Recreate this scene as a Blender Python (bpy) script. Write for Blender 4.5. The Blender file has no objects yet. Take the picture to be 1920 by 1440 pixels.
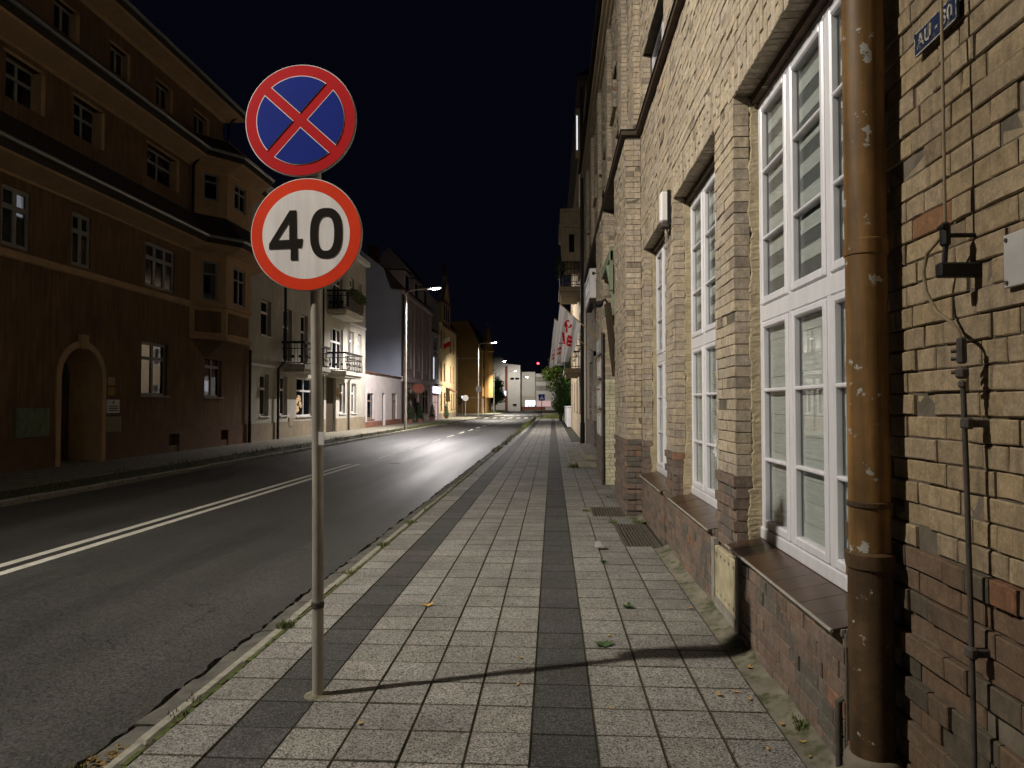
import bpy, math, random
from mathutils import Vector, Euler
R = math.radians
rnd = random.Random(7)
SC = bpy.context.scene
COL = SC.collection
# ------------------------------------------------------------------ camera
F_PX, CAM_H = 1331.0, 1.58
PSI, TH = R(3.268), R(1.655)
cam = bpy.data.cameras.new('camera'); camo = bpy.data.objects.new('camera', cam); COL.objects.link(camo)
cam.sensor_width = 36; cam.lens = F_PX / 1920 * 36; cam.clip_end = 2000; cam.clip_start = 0.05
camo.location = (0, 0, CAM_H)
camo.rotation_euler = Euler((math.pi / 2 + TH, 0, PSI), 'XYZ')
SC.camera = camo
SC.render.resolution_x, SC.render.resolution_y = 1024, 768
# ------------------------------------------------------------------ night sky
w = bpy.data.worlds.new('World'); SC.world = w; w.use_nodes = True
wn = w.node_tree; wn.nodes.clear()
sky = wn.nodes.new('ShaderNodeTexSky'); sky.sky_type = 'NISHITA'; sky.sun_disc = False
sky.sun_elevation = R(-9.0); sky.sun_rotation = R(-35); sky.air_density = 1.0; sky.dust_density = 0.3
hs = wn.nodes.new('ShaderNodeMixRGB'); hs.blend_type = 'ADD'; hs.inputs[0].default_value = 1
hs.inputs[2].default_value = (0.012, 0.013, 0.034, 1)
bg = wn.nodes.new('ShaderNodeBackground'); bg.inputs[1].default_value = 0.11
wo = wn.nodes.new('ShaderNodeOutputWorld')
wn.links.new(sky.outputs[0], hs.inputs[1]); wn.links.new(hs.outputs[0], bg.inputs[0]); wn.links.new(bg.outputs[0], wo.inputs[0])
SC.view_settings.view_transform = 'Standard'; SC.view_settings.look = 'None'
SC.view_settings.exposure = 0.0; SC.view_settings.gamma = 1
cy_ = SC.cycles; cy_.max_bounces = 6; cy_.diffuse_bounces = 3; cy_.glossy_bounces = 3; cy_.transmission_bounces = 4; cy_.transparent_max_bounces = 10; cy_.caustics_reflective = False; cy_.caustics_refractive = False
LAMP_W = 5200.0           # street lamps (each lamp carries its own light, see street_lamp())

# ------------------------------------------------------------------ helpers
OFF = {}
def setp(o, label=None, cat=None, group=None, kind=None):
    if label: o['label'] = label
    if cat: o['category'] = cat
    if group: o['group'] = group
    if kind: o['kind'] = kind
    return o
def thing(name, loc, label, cat, group=None):
    o = bpy.data.objects.new(name, None); COL.objects.link(o); o.location = loc
    o.empty_display_size = .2; OFF[o] = Vector(loc)
    return setp(o, label, cat, group)

class MB:
    def __init__(s): s.v = []; s.f = []; s.c = []; s.mi = []; s.col = None; s.m = 0
    def face(s, pts, col=None):
        i = len(s.v); s.v += [tuple(p) for p in pts]; s.f.append(tuple(range(i, i + len(pts))))
        s.c.append(col or s.col); s.mi.append(s.m)
    def mesh(s, vs, fs, col=None):
        i = len(s.v); s.v += [tuple(p) for p in vs]
        for f in fs: s.f.append(tuple(i + k for k in f)); s.c.append(col or s.col); s.mi.append(s.m)
    def box(s, a, b, col=None):
        x0, y0, z0 = [min(p, q) for p, q in zip(a, b)]; x1, y1, z1 = [max(p, q) for p, q in zip(a, b)]
        s.mesh([(x0,y0,z0),(x1,y0,z0),(x1,y1,z0),(x0,y1,z0),(x0,y0,z1),(x1,y0,z1),(x1,y1,z1),(x0,y1,z1)],
               [(0,3,2,1),(4,5,6,7),(0,1,5,4),(1,2,6,5),(2,3,7,6),(3,0,4,7)], col)
        return s
    def bbox(s, a, b, bv=.006, col=None, ecol=None):
        """box with chamfered edges (8 corners cut as an inset on every face)"""
        lo = [min(p, q) for p, q in zip(a, b)]; hi = [max(p, q) for p, q in zip(a, b)]
        bv = min(bv, *[(h - l) * .45 for l, h in zip(lo, hi)])
        V = []; idx = {}
        for ax in range(3):
            for cx in (0, 1):
                for cy in (0, 1):
                    for cz in (0, 1):
                        c = (cx, cy, cz); p = []
                        for k in range(3):
                            e = hi[k] if c[k] else lo[k]
                            p.append(e if k == ax else (e - bv if c[k] else e + bv))
                        idx[(ax, c)] = len(V); V.append(p)
        Fs = []; n0 = len(s.f)
        for ax in range(3):
            o = [k for k in range(3) if k != ax]
            for side in (0, 1):
                q = []
                for (p, r_) in ((0,0),(1,0),(1,1),(0,1)):
                    c = [0,0,0]; c[ax] = side; c[o[0]] = p; c[o[1]] = r_; q.append(idx[(ax, tuple(c))])
                if (side == 0) != (ax == 1): q = q[::-1]
                Fs.append(tuple(q))
        for ax in range(3):
            o = [k for k in range(3) if k != ax]
            for p in (0, 1):
                for q_ in (0, 1):
                    c0 = [0,0,0]; c0[o[0]] = p; c0[o[1]] = q_; c1 = list(c0); c1[ax] = 1
                    c0 = tuple(c0); c1 = tuple(c1)
                    Fs.append((idx[(o[0], c0)], idx[(o[0], c1)], idx[(o[1], c1)], idx[(o[1], c0)]))
        for cx in (0, 1):
            for cy in (0, 1):
                for cz in (0, 1):
                    c = (cx, cy, cz); Fs.append((idx[(0, c)], idx[(1, c)], idx[(2, c)]))
        s.mesh(V, Fs, col)
        if ecol:
            for k in range(n0, len(s.f)):
                if k - n0 != 5: s.c[k] = ecol          # every face but the top is soiled
        return s
    def tube(s, pts, r, n=10, cap=True, col=None):
        pts = [Vector(p) for p in pts]
        rs = r if isinstance(r, (list, tuple)) else [r] * len(pts)
        V = []; Fs = []; up = None
        for i, p in enumerate(pts):
            t = (pts[min(i + 1, len(pts) - 1)] - pts[max(i - 1, 0)]).normalized()
            if up is None:
                up = Vector((1, 0, 0)) if abs(t.x) < .8 else Vector((0, 1, 0))
            a = (up - t * up.dot(t)).normalized(); up = a; b = t.cross(a)
            for k in range(n):
                an = 2 * math.pi * k / n; V.append(p + (a * math.cos(an) + b * math.sin(an)) * rs[i])
        for i in range(len(pts) - 1):
            for k in range(n):
                k2 = (k + 1) % n; Fs.append((i*n+k, i*n+k2, (i+1)*n+k2, (i+1)*n+k))
        if cap: Fs.append(tuple(range(n))[::-1]); Fs.append(tuple((len(pts)-1)*n + k for k in range(n)))
        s.mesh(V, Fs, col); return s
    def lathe(s, c, prof, n=24, col=None):
        V = []; Fs = []
        for (r, z) in prof:
            for k in range(n):
                an = 2 * math.pi * k / n; V.append((c[0] + r * math.cos(an), c[1] + r * math.sin(an), c[2] + z))
        for i in range(len(prof) - 1):
            for k in range(n):
                k2 = (k + 1) % n; Fs.append((i*n+k, i*n+k2, (i+1)*n+k2, (i+1)*n+k))
        s.mesh(V, Fs, col); return s
    def prism(s, poly, fn, d0, d1, col=None):
        """poly of (a,b); fn(a,b,d) -> xyz; extruded d0..d1"""
        n = len(poly)
        V = [fn(a, b, d0) for a, b in poly] + [fn(a, b, d1) for a, b in poly]
        Fs = [tuple(range(n))[::-1], tuple(range(n, 2*n))] + [(k, (k+1) % n, n + (k+1) % n, n + k) for k in range(n)]
        s.mesh(V, Fs, col); return s
    def build(s, name, mat, parent=None, smooth=False, recalc=False, **kw):
        off = OFF.get(parent, Vector((0, 0, 0)))
        me = bpy.data.meshes.new(name)
        me.from_pydata([(v[0]-off.x, v[1]-off.y, v[2]-off.z) for v in s.v], [], s.f)
        for m in (mat if isinstance(mat, list) else [mat]): me.materials.append(m)
        if isinstance(mat, list): me.polygons.foreach_set('material_index', s.mi)
        if any(c is not None for c in s.c):
            at = me.color_attributes.new('tint', 'FLOAT_COLOR', 'CORNER'); buf = []
            for f, c in zip(s.f, s.c):
                c = c or (1, 1, 1)
                buf += [c[0], c[1], c[2], 1.0] * len(f)
            at.data.foreach_set('color', buf)
        if smooth is True: me.polygons.foreach_set('use_smooth', [True] * len(me.polygons))
        me.update()
        o = bpy.data.objects.new(name, me); COL.objects.link(o)
        if parent: o.parent = parent
        OFF[o] = off
        return setp(o, **kw)
def smooth_by(o, ang=40):
    me = o.data; me.polygons.foreach_set('use_smooth', [True]*len(me.polygons))
    try: me.set_sharp_from_angle(angle=R(ang))
    except Exception: pass
    return o

# ------------------------------------------------------------------ materials
def nt(name):
    m = bpy.data.materials.new(name); m.use_nodes = True; t = m.node_tree
    return m, t, t.nodes['Principled BSDF']
def N(t, ty, **k):
    n = t.nodes.new(ty)
    for a, b in k.items():
        if a.startswith('i_'):
            key = a[2:]; key = int(key) if key.isdigit() else key.replace('_', ' ')
            n.inputs[key].default_value = b
        else: setattr(n, a, b)
    return n
def L(t, a, b): t.links.new(a, b)
def rgba(c): return (c[0], c[1], c[2], 1)
def pos_node(t, stretch=(1, 1, 1)):
    g = N(t, 'ShaderNodeNewGeometry'); m = N(t, 'ShaderNodeMapping'); m.inputs['Scale'].default_value = stretch
    L(t, g.outputs['Position'], m.inputs['Vector']); return m.outputs[0]
def noise(t, vec, scale, detail=4, rough=.55):
    n = N(t, 'ShaderNodeTexNoise'); n.inputs['Scale'].default_value = scale; n.inputs['Detail'].default_value = detail
    n.inputs['Roughness'].default_value = rough; L(t, vec, n.inputs['Vector']); return n.outputs['Fac']
def ramp(t, fac, stops):
    r = N(t, 'ShaderNodeValToRGB'); e = r.color_ramp.elements
    while len(e) < len(stops): e.new(.5)
    for k, (p, c) in enumerate(stops):
        e[k].position = p; e[k].color = rgba(c) if isinstance(c, (tuple, list)) else (c, c, c, 1)
    L(t, fac, r.inputs[0]); return r.outputs[0]
def mix(t, a, b, fac, mode='MIX'):
    m = N(t, 'ShaderNodeMixRGB', blend_type=mode)
    for k, v in ((0, fac), (1, a), (2, b)):
        if hasattr(v, 'is_output') or hasattr(v, 'links'): L(t, v, m.inputs[k])
        elif k == 0: m.inputs[0].default_value = v
        else: m.inputs[k].default_value = rgba(v)
    return m.outputs[0]
def bump(t, p, h, strength=.3, dist=.01):
    b = N(t, 'ShaderNodeBump'); b.inputs['Strength'].default_value = strength; b.inputs['Distance'].default_value = dist
    L(t, h, b.inputs['Height']); L(t, b.outputs[0], p.inputs['Normal'])
def mat(name, col, rough=.75, var=.22, scale=3.0, bs=None, bstr=.3, bdist=.004, metal=0, patch=None, pscale=6, pthr=(.58, .62),
        spec=.3, stretch=(1, 1, 1), streak=0, tint=False, coat=0):
    m, t, p = nt(name); v = pos_node(t, stretch)
    lo = tuple(max(0, c * (1 - var)) for c in col); hi = tuple(min(1, c * (1 + var)) for c in col)
    n1 = noise(t, v, scale, 6, .6)
    c = ramp(t, n1, [(.3, lo), (.7, hi)])
    if streak:
        v2 = pos_node(t, (6, 6, .5)); n2 = noise(t, v2, 2.2, 5)
        c = mix(t, c, ramp(t, n2, [(.42, (1-streak,)*3), (.62, (1, 1, 1))]), 1.0, 'MULTIPLY')
    if patch:
        n3 = noise(t, v, pscale, 6, .62); f = ramp(t, n3, [(pthr[0], 0.0), (pthr[1], 1.0)])
        c = mix(t, c, patch, f)
    if tint:
        a = N(t, 'ShaderNodeAttribute', attribute_name='tint'); c = mix(t, c, a.outputs['Color'], 1.0, 'MULTIPLY')
    L(t, c, p.inputs['Base Color'])
    p.inputs['Roughness'].default_value = rough; p.inputs['Metallic'].default_value = metal
    p.inputs['Specular IOR Level'].default_value = spec; p.inputs['Coat Weight'].default_value = coat
    if bs: bump(t, p, noise(t, v, bs, 6, .65), bstr, bdist)
    return m
def emis(name, col, s):
    m, t, p = nt(name); p.inputs['Base Color'].default_value = (0.02, .02, .02, 1)
    p.inputs['Emission Color'].default_value = rgba(col); p.inputs['Emission Strength'].default_value = s
    return m
def brick_mat(name, dirt=(.03, .026, .02), amt=.55, patch=None, rough=.85):
    m, t, p = nt(name); v = pos_node(t)
    a = N(t, 'ShaderNodeAttribute', attribute_name='tint')
    n = noise(t, v, 22, 8, .65); n2 = noise(t, v, 90, 5, .7)
    c = mix(t, a.outputs['Color'], ramp(t, n, [(.25, .62), (.7, 1.25)]), 1.0, 'MULTIPLY')
    c = mix(t, c, ramp(t, n2, [(.3, .72), (.65, 1.12)]), 1.0, 'MULTIPLY')
    vs = pos_node(t, (9, 9, .9)); ns = noise(t, vs, 3.0, 7, .6)            # rain streaks
    c = mix(t, c, dirt, mix(t, (0, 0, 0), (amt,)*3, ramp(t, ns, [(.52, 0.0), (.78, 1.0)])))
    nb = noise(t, v, 1.1, 8, .6); c = mix(t, c, dirt, mix(t, (0,0,0), (amt*.6,)*3, ramp(t, nb, [(.48, 0.0), (.8, 1.0)])))
    if patch:
        n3 = noise(t, v, 17, 7, .65); c = mix(t, c, patch, ramp(t, n3, [(.62, 0.0), (.66, 1.0)]))
    L(t, c, p.inputs['Base Color']); p.inputs['Roughness'].default_value = rough
    p.inputs['Specular IOR Level'].default_value = .3
    h = mix(t, n, n2, .45); bump(t, p, h, .75, .006)
    return m
def slab_mat(name, lo, hi, base):
    m, t, p = nt(name); v = pos_node(t)
    vo = N(t, 'ShaderNodeTexVoronoi'); vo.inputs['Scale'].default_value = 150; L(t, v, vo.inputs['Vector'])
    sp = N(t, 'ShaderNodeSeparateColor'); L(t, vo.outputs['Color'], sp.inputs[0])
    c = ramp(t, sp.outputs[0], [(.18, lo), (.34, base), (.7, base), (.85, hi)])
    n = noise(t, v, 1.3, 6, .6); c = mix(t, c, ramp(t, n, [(.3, .72), (.7, 1.12)]), 1.0, 'MULTIPLY')
    n2 = noise(t, v, 9, 6, .7); c = mix(t, c, ramp(t, n2, [(.3, .8), (.7, 1.08)]), 1.0, 'MULTIPLY')
    vg = N(t, 'ShaderNodeTexVoronoi'); vg.inputs['Scale'].default_value = 2.6; L(t, v, vg.inputs['Vector'])        # trodden gum and drips
    c = mix(t, c, ramp(t, vg.outputs['Distance'], [(.035, .55), (.055, 1.0)]), 1.0, 'MULTIPLY')
    n4 = noise(t, v, 3.3, 7, .7); c = mix(t, c, ramp(t, n4, [(.56, 1.0), (.70, .84)]), 1.0, 'MULTIPLY')
    a = N(t, 'ShaderNodeAttribute', attribute_name='tint'); c = mix(t, c, a.outputs['Color'], 1.0, 'MULTIPLY')
    L(t, c, p.inputs['Base Color']); p.inputs['Roughness'].default_value = .72; p.inputs['Specular IOR Level'].default_value = .3
    bump(t, p, sp.outputs[1], .35, .003)
    return m
def asphalt_mat():
    m, t, p = nt('asphalt'); v = pos_node(t)
    vo = N(t, 'ShaderNodeTexVoronoi'); vo.inputs['Scale'].default_value = 95; L(t, v, vo.inputs['Vector'])
    sp = N(t, 'ShaderNodeSeparateColor'); L(t, vo.outputs['Color'], sp.inputs[0])
    c = ramp(t, sp.outputs[0], [(.1, (.026, .025, .023)), (.75, (.06, .058, .053)), (.93, (.06, .058, .053)), (1, (.085, .082, .076))])
    vl = pos_node(t, (1.0, .05, 1)); nl = noise(t, vl, .9, 5); c = mix(t, c, ramp(t, nl, [(.35, .78), (.65, 1.2)]), 1.0, 'MULTIPLY')
    nb = noise(t, v, .6, 6, .65); c = mix(t, c, ramp(t, nb, [(.3, .82), (.7, 1.15)]), 1.0, 'MULTIPLY')
    ve = N(t, 'ShaderNodeTexVoronoi', feature='DISTANCE_TO_EDGE'); ve.inputs['Scale'].default_value = .33
    wv = N(t, 'ShaderNodeVectorMath', operation='ADD'); nw = N(t, 'ShaderNodeTexNoise'); nw.inputs['Scale'].default_value = 1.7; nw.inputs['Detail'].default_value = 6
    L(t, v, nw.inputs['Vector']); L(t, v, wv.inputs[0]); L(t, nw.outputs['Color'], wv.inputs[1]); L(t, wv.outputs[0], ve.inputs['Vector'])
    crack = ramp(t, ve.outputs['Distance'], [(.0, .35), (.0035, 1.0)]); c = mix(t, c, crack, mix(t, (0, 0, 0), (1, 1, 1), ramp(t, noise(t, v, .22, 2), [(.45, 0.0), (.55, .8)])), 'MULTIPLY')
    L(t, c, p.inputs['Base Color'])
    r_ = ramp(t, nl, [(.35, .42), (.65, .58)]); L(t, r_, p.inputs['Roughness']); p.inputs['Specular IOR Level'].default_value = .24
    bump(t, p, sp.outputs[1], .55, .005)
    return m
def glass_dark(name, col=(.006, .007, .009), rough=.03, ior=1.9):
    m, t, p = nt(name); p.inputs['Base Color'].default_value = rgba(col); p.inputs['Roughness'].default_value = rough
    p.inputs['IOR'].default_value = ior
    v = pos_node(t); bump(t, p, noise(t, v, 1.6, 2), .05, .02)
    return m
def glass_clear(name):
    m, t, p = nt(name); t.nodes.remove(p)
    g = N(t, 'ShaderNodeBsdfGlossy'); g.inputs['Roughness'].default_value = .015; tr = N(t, 'ShaderNodeBsdfTransparent')
    tr.inputs[0].default_value = (.955, .97, .96, 1)
    lw_ = N(t, 'ShaderNodeLayerWeight'); lw_.inputs['Blend'].default_value = .5
    pw = N(t, 'ShaderNodeMath', operation='POWER'); pw.inputs[1].default_value = 4.0; L(t, lw_.outputs['Facing'], pw.inputs[0])
    ma = N(t, 'ShaderNodeMath', operation='MULTIPLY_ADD'); ma.inputs[1].default_value = .55; ma.inputs[2].default_value = .045; L(t, pw.outputs[0], ma.inputs[0])
    mx = N(t, 'ShaderNodeMixShader'); L(t, ma.outputs[0], mx.inputs[0]); L(t, tr.outputs[0], mx.inputs[1]); L(t, g.outputs[0], mx.inputs[2])
    L(t, mx.outputs[0], t.nodes['Material Output'].inputs[0]); return m

M = {}
M['brick'] = brick_mat('weathered_brick', amt=.5)
M['plinth_brick'] = brick_mat('plinth_brick', dirt=(.035, .03, .024), amt=.5, patch=(.30, .14, .06))
M['mortar'] = mat('mortar', (.125, .105, .078), .95, .35, 7, bs=60, bstr=.7, bdist=.006)
M['plaster_rough'] = mat('jamb_plaster', (.36, .30, .19), .9, .25, 9, bs=38, bstr=.9, bdist=.012)
M['slab'] = slab_mat('aggregate_slab', (.065, .064, .062), (.37, .355, .325), (.24, .229, .206))
M['slab_dark'] = slab_mat('dark_slab', (.026, .026, .025), (.125, .12, .112), (.062, .06, .057))
M['joint'] = mat('slab_joint', (.035, .033, .02), .95, .4, 5, bs=90, bstr=.6)
M['asphalt'] = asphalt_mat()
M['paint'] = mat('road_paint', (.50, .48, .41), .6, .15, 9, bs=150, bstr=.3, patch=(.2, .19, .16), pscale=30, pthr=(.64, .72))
M['kerb'] = mat('kerb_granite', (.24, .228, .185), .85, .3, 14, bs=70, bstr=.7, bdist=.006)
M['gutter'] = mat('gutter_stone', (.095, .09, .076), .85, .35, 8, bs=50, bstr=.8, bdist=.01)
M['concrete'] = mat('concrete', (.24, .22, .17), .9, .3, 5, bs=55, bstr=.6, bdist=.006, patch=(.1, .1, .05), pscale=9)
M['fillet'] = mat('dirty_concrete', (.17, .155, .115), .95, .4, 4, bs=45, bstr=.9, bdist=.01, patch=(.07, .075, .035), pscale=7, pthr=(.5, .62))
M['dirt'] = mat('dirt', (.045, .042, .025), .95, .5, 8, bs=40, bstr=.8, bdist=.01)
M['moss'] = mat('moss', (.07, .085, .022), .95, .5, 22, bs=120, bstr=1, bdist=.008)
M['grass'] = mat('grass_blades', (.085, .125, .03), .7, .45, 6, tint=True)
M['leaf'] = mat('tree_leaf', (.07, .13, .03), .6, .4, 4, tint=True)
M['bark'] = mat('bark', (.05, .04, .03), .9, .3, 10, bs=30, bstr=.8)
M['pvc'] = mat('white_pvc', (.64, .63, .65), .32, .05, 3, spec=.5, streak=.08)
M['glass'] = glass_clear('window_glass')
M['gdark'] = glass_dark('dark_glass')
M['blind'] = mat('grey_blind', (.44, .45, .43), .85, .16, 30, stretch=(1, .3, 3), bs=80, bstr=.3)
M['blind_dark'] = mat('sheer_blind', (.12, .122, .12), .9, .15, 30)
M['room'] = mat('room_wall', (.16, .15, .13), .9, .1)
M['tile'] = mat('sill_tile', (.055, .03, .018), .28, .3, 7, spec=.6, bs=25, bstr=.12)
M['tile_edge'] = mat('sill_tile_edge', (.30, .28, .24), .3, .2, 10)
M['cement'] = mat('sill_cement', (.26, .24, .2), .9, .3, 9, bs=50, bstr=.5)
M['pipe'] = mat('brown_pipe_paint', (.235, .128, .043), .55, .4, 4, bs=22, bstr=.35, patch=(.33, .32, .29), pscale=11, pthr=(.63, .637), streak=.5)
M['castiron'] = mat('cast_iron_pipe', (.085, .05, .022), .65, .45, 8, bs=30, bstr=.5, patch=(.36, .34, .29), pscale=14, pthr=(.64, .67), streak=.4)
M['clay'] = mat('clay_collar', (.16, .135, .10), .8, .25, 8, bs=50, bstr=.4)
M['rust'] = mat('rusty_iron', (.06, .05, .042), .7, .4, 14, bs=60, bstr=.5)
M['grate'] = mat('worn_grate_iron', (.13, .115, .09), .55, .35, 14, metal=.3, bs=60, bstr=.4)
M['black'] = mat('black_metal', (.012, .011, .010), .55, .3, 10)
M['cable'] = mat('old_cable', (.22, .17, .10), .6, .25, 12)
M['galv'] = mat('galvanised_pole', (.36, .33, .28), .45, .25, 9, metal=.35, patch=(.14, .075, .03), pscale=7, pthr=(.60, .72), stretch=(1, 1, .35), bs=40, bstr=.2)
M['zinc'] = mat('zinc', (.30, .31, .31), .4, .15, 8, metal=.5)
M['sred'] = mat('sign_red', (.50, .010, .014), .6, .05, 8, spec=.08)
M['sorange'] = mat('glow_sign_red', (.74, .050, .014), .6, .10, 5, spec=.08)  # warm orange glow painted in as a more orange ring colour
M['sblue'] = mat('sign_blue', (.010, .026, .25), .6, .05, 8, spec=.06)
M['swhite'] = mat('sign_white', (.86, .82, .80), .5, .05, 6, streak=.14, spec=.12)
M['sblack'] = mat('sign_black', (.016, .013, .009), .7, .1, 6, spec=.06)
M['sgrey'] = mat('sign_back', (.40, .40, .40), .5, .1, 6, metal=.4)
M['roof'] = mat('dark_roof_tiles', (.045, .035, .03), .85, .3, 9, bs=14, bstr=.6, bdist=.02)
M['roof_red'] = mat('red_roof_tiles', (.12, .05, .035), .85, .3, 9, bs=14, bstr=.6, bdist=.02)
M['l1'] = mat('ochre_render', (.21, .125, .066), .9, .22, .9, bs=60, bstr=.25, streak=.34)
M['l1plinth'] = mat('dark_plinth_render', (.16, .09, .055), .9, .2, 2, bs=40, bstr=.3)
M['l1trim'] = mat('peach_trim', (.50, .335, .19), .85, .12, 2, streak=.12)
M['l2'] = mat('grey_white_render', (.50, .47, .40), .9, .14, 1.0, bs=60, bstr=.2, streak=.22)
M['l2plinth'] = mat('sand_plinth', (.27, .22, .15), .9, .2, 2, bs=40, bstr=.3)
M['annex'] = mat('pinkish_white_render', (.62, .56, .55), .9, .1, 1.2, bs=60, bstr=.2, streak=.1)
M['annexplinth'] = mat('red_brown_plinth', (.26, .12, .08), .9, .2, 2)
M['gable'] = mat('blue_grey_render', (.36, .40, .50), .9, .08, .8, bs=50, bstr=.15)
M['mauve'] = mat('mauve_render', (.40, .31, .31), .88, .1, 1, streak=.1)
M['mauve_l'] = mat('mauve_trim', (.50, .42, .42), .85, .1, 1)
M['shop_brown'] = mat('shopfront_brown', (.19, .14, .11), .8, .2, 2)
M['l5'] = mat('slate_blue_render', (.27, .26, .30), .88, .12, 1.2)
M['l6'] = mat('yellow_render', (.56, .43, .23), .88, .12, 1, streak=.15)
M['l6trim'] = mat('red_timber', (.20, .07, .045), .8, .2, 4)
M['l7'] = mat('ochre_gable_render', (.42, .25, .085), .9, .12, .5, streak=.12)
M['l8'] = mat('pale_modern_render', (.60, .58, .54), .88, .08, .5)
M['l8b'] = mat('beige_modern_render', (.50, .45, .38), .88, .1, .6)
M['bplast'] = mat('buff_render', (.36, .29, .19), .9, .15, 1.4, bs=50, bstr=.25, streak=.22)
M['white'] = mat('white_paint', (.66, .64, .62), .6, .08, 3)
M['offwhite'] = mat('aged_white_enamel', (.40, .39, .37), .5, .15, 6, patch=(.12, .10, .08), pscale=13, pthr=(.66, .70))
M['wood'] = mat('painted_green_wood', (.17, .20, .13), .8, .35, 9, bs=40, bstr=.4, stretch=(1, 1, .4))
M['wood_d'] = mat('dark_wood', (.05, .035, .022), .7, .3, 9, stretch=(1, 1, .3))
M['wood_pole'] = mat('varnished_wood', (.42, .27, .11), .5, .2, 12)
def cloth_mat(name, col):
    m, t, p = nt(name); p.inputs['Base Color'].default_value = rgba(col); p.inputs['Roughness'].default_value = .9; p.inputs['Specular IOR Level'].default_value = .1
    tr = N(t, 'ShaderNodeBsdfTranslucent'); tr.inputs[0].default_value = rgba(col); mx = N(t, 'ShaderNodeMixShader'); mx.inputs[0].default_value = .45
    L(t, p.outputs[0], mx.inputs[1]); L(t, tr.outputs[0], mx.inputs[2]); L(t, mx.outputs[0], t.nodes['Material Output'].inputs[0]); return m
M['flag'] = cloth_mat('flag_cloth', (.86, .84, .83)); M['flag_red'] = cloth_mat('flag_red', (.62, .02, .03))
M['plate'] = mat('blue_enamel', (.012, .022, .06), .35, .2, 8, patch=(.12, .10, .07), pscale=26, pthr=(.56, .60), spec=.4)
M['plate_w'] = mat('worn_white_enamel', (.34, .31, .25), .6, .3, 20, patch=(.02, .03, .06), pscale=60, pthr=(.52, .6))
M['access'] = mat('pale_panel', (.42, .37, .24), .85, .25, 10, bs=50, bstr=.3, patch=(.22, .16, .06), pscale=7, pthr=(.62, .72))
M['lit_white'] = emis('lit_white', (.86, .82, 1.0), 5.0)
M['lit_shop'] = emis('lit_shop', (.80, .93, 1.0), 3.0)
M['lit_pink'] = emis('lit_pink', (1.0, .66, .62), .5)
M['lit_warm'] = emis('lit_warm', (1.0, .62, .28), .55)
M['lit_win'] = emis('lit_window', (.85, .88, 1.0), 1.4)
M['lens'] = emis('lamp_lens', (1.0, .93, .80), 160)
M['red_lamp'] = emis('red_beacon', (1.0, .02, .03), 30)
M['lightbox'] = mat('light_box_face', (.5, .55, .53), .3, .1, 4)
M['clearplastic'] = None
mcp, tcp, pcp = nt('clear_plastic'); pcp.inputs['Base Color'].default_value = (.9, .93, .95, 1); pcp.inputs['Roughness'].default_value = .15
pcp.inputs['Transmission Weight'].default_value = .75; pcp.inputs['IOR'].default_value = 1.35; M['clearplastic'] = mcp
M['leaf_y'] = mat('yellow_leaf', (.42, .27, .07), .7, .35, 30)
M['leaf_g'] = mat('green_leaf', (.05, .09, .03), .6, .35, 30)
M['litter'] = mat('dead_leaves', (.16, .11, .04), .8, .5, 30)
M['shutter'] = mat('grey_shutter', (.30, .31, .34), .6, .1, 3)
M['frame_grey'] = mat('grey_window_frame', (.28, .27, .25), .5, .12, 3)
M['thuja'] = mat('thuja_leaf', (.025, .05, .02), .7, .4, 8, tint=True)

# projection (only used to find which pieces show largest in the photo)
def proj(p):
    d = Vector(p) - Vector((0, 0, CAM_H)); c, s_ = math.cos(PSI), math.sin(PSI)
    x = d.x * c + d.y * s_; yh = -d.x * s_ + d.y * c
    zc = yh * math.cos(TH) + d.z * math.sin(TH); y = -yh * math.sin(TH) + d.z * math.cos(TH)
    if zc < .05: return None
    return (960 + F_PX * x / zc, 720 - F_PX * y / zc)
def poly_area(ps):
    q = [proj(p) for p in ps]
    if any(k is None for k in q): return 0
    cx = sum(k[0] for k in q) / len(q); cy = sum(k[1] for k in q) / len(q)
    if not (0 <= cx <= 1920 and 0 <= cy <= 1440): return 0
    return abs(sum(q[i][0]*q[(i+1) % len(q)][1] - q[(i+1) % len(q)][0]*q[i][1] for i in range(len(q)))) / 2

# ================================================================== GROUND, ROAD, PAVEMENTS
XK0, XK1, XG = -1.86, -1.968, -2.125       # slab edge / kerb outer / gutter outer
YEND = 200.0
m = MB(); m.box((-400, -60, -1.2), (300, 700, -.6)); m.box((-400, -60, -.6), (.5, 700, -.13)); m.box((1.45, -60, -.6), (300, 700, -.131)); m.box((.5, 14, -.6), (1.45, 700, -.132)); m.box((.5, -60, -.6), (1.45, 7.5, -.132)); m.build('ground', M['dirt'], kind='structure')

# asphalt with a ragged edge against the gutter stones
m = MB(); ys = []; y = -12.0
while y < 30: ys.append(y); y += rnd.uniform(.015, .05)
while y < 90: ys.append(y); y += .4
while y <= YEND: ys.append(y); y += 4
def curve_x(y):                         # the street bends gently to the left far away
    return 0 if y < 95 else -.0016 * (y - 95) ** 2 * .25
off = 0
edge = []
for y in ys:
    off = .7 * off + rnd.uniform(-.016, .016) if y < 30 else 0
    edge.append((XG - .007 + off + (rnd.uniform(-.012, .004) if y < 30 else 0) + curve_x(y), y))
for (xa, ya), (xb, yb) in zip(edge[:-1], edge[1:]):
    la, lb = -8.72 + curve_x(ya), -8.72 + curve_x(yb)
    m.face([(la, ya, -.05), (xa, ya, -.05), (xb, yb, -.05), (lb, yb, -.05)])
    m.face([(xa, ya, -.05), (xa, ya, -.12), (xb, yb, -.12), (xb, yb, -.05)])
m.box((-60, 92.5, -.06), (-8.7, 101, -.056))
m.build('road', M['asphalt'], kind='structure')
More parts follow.
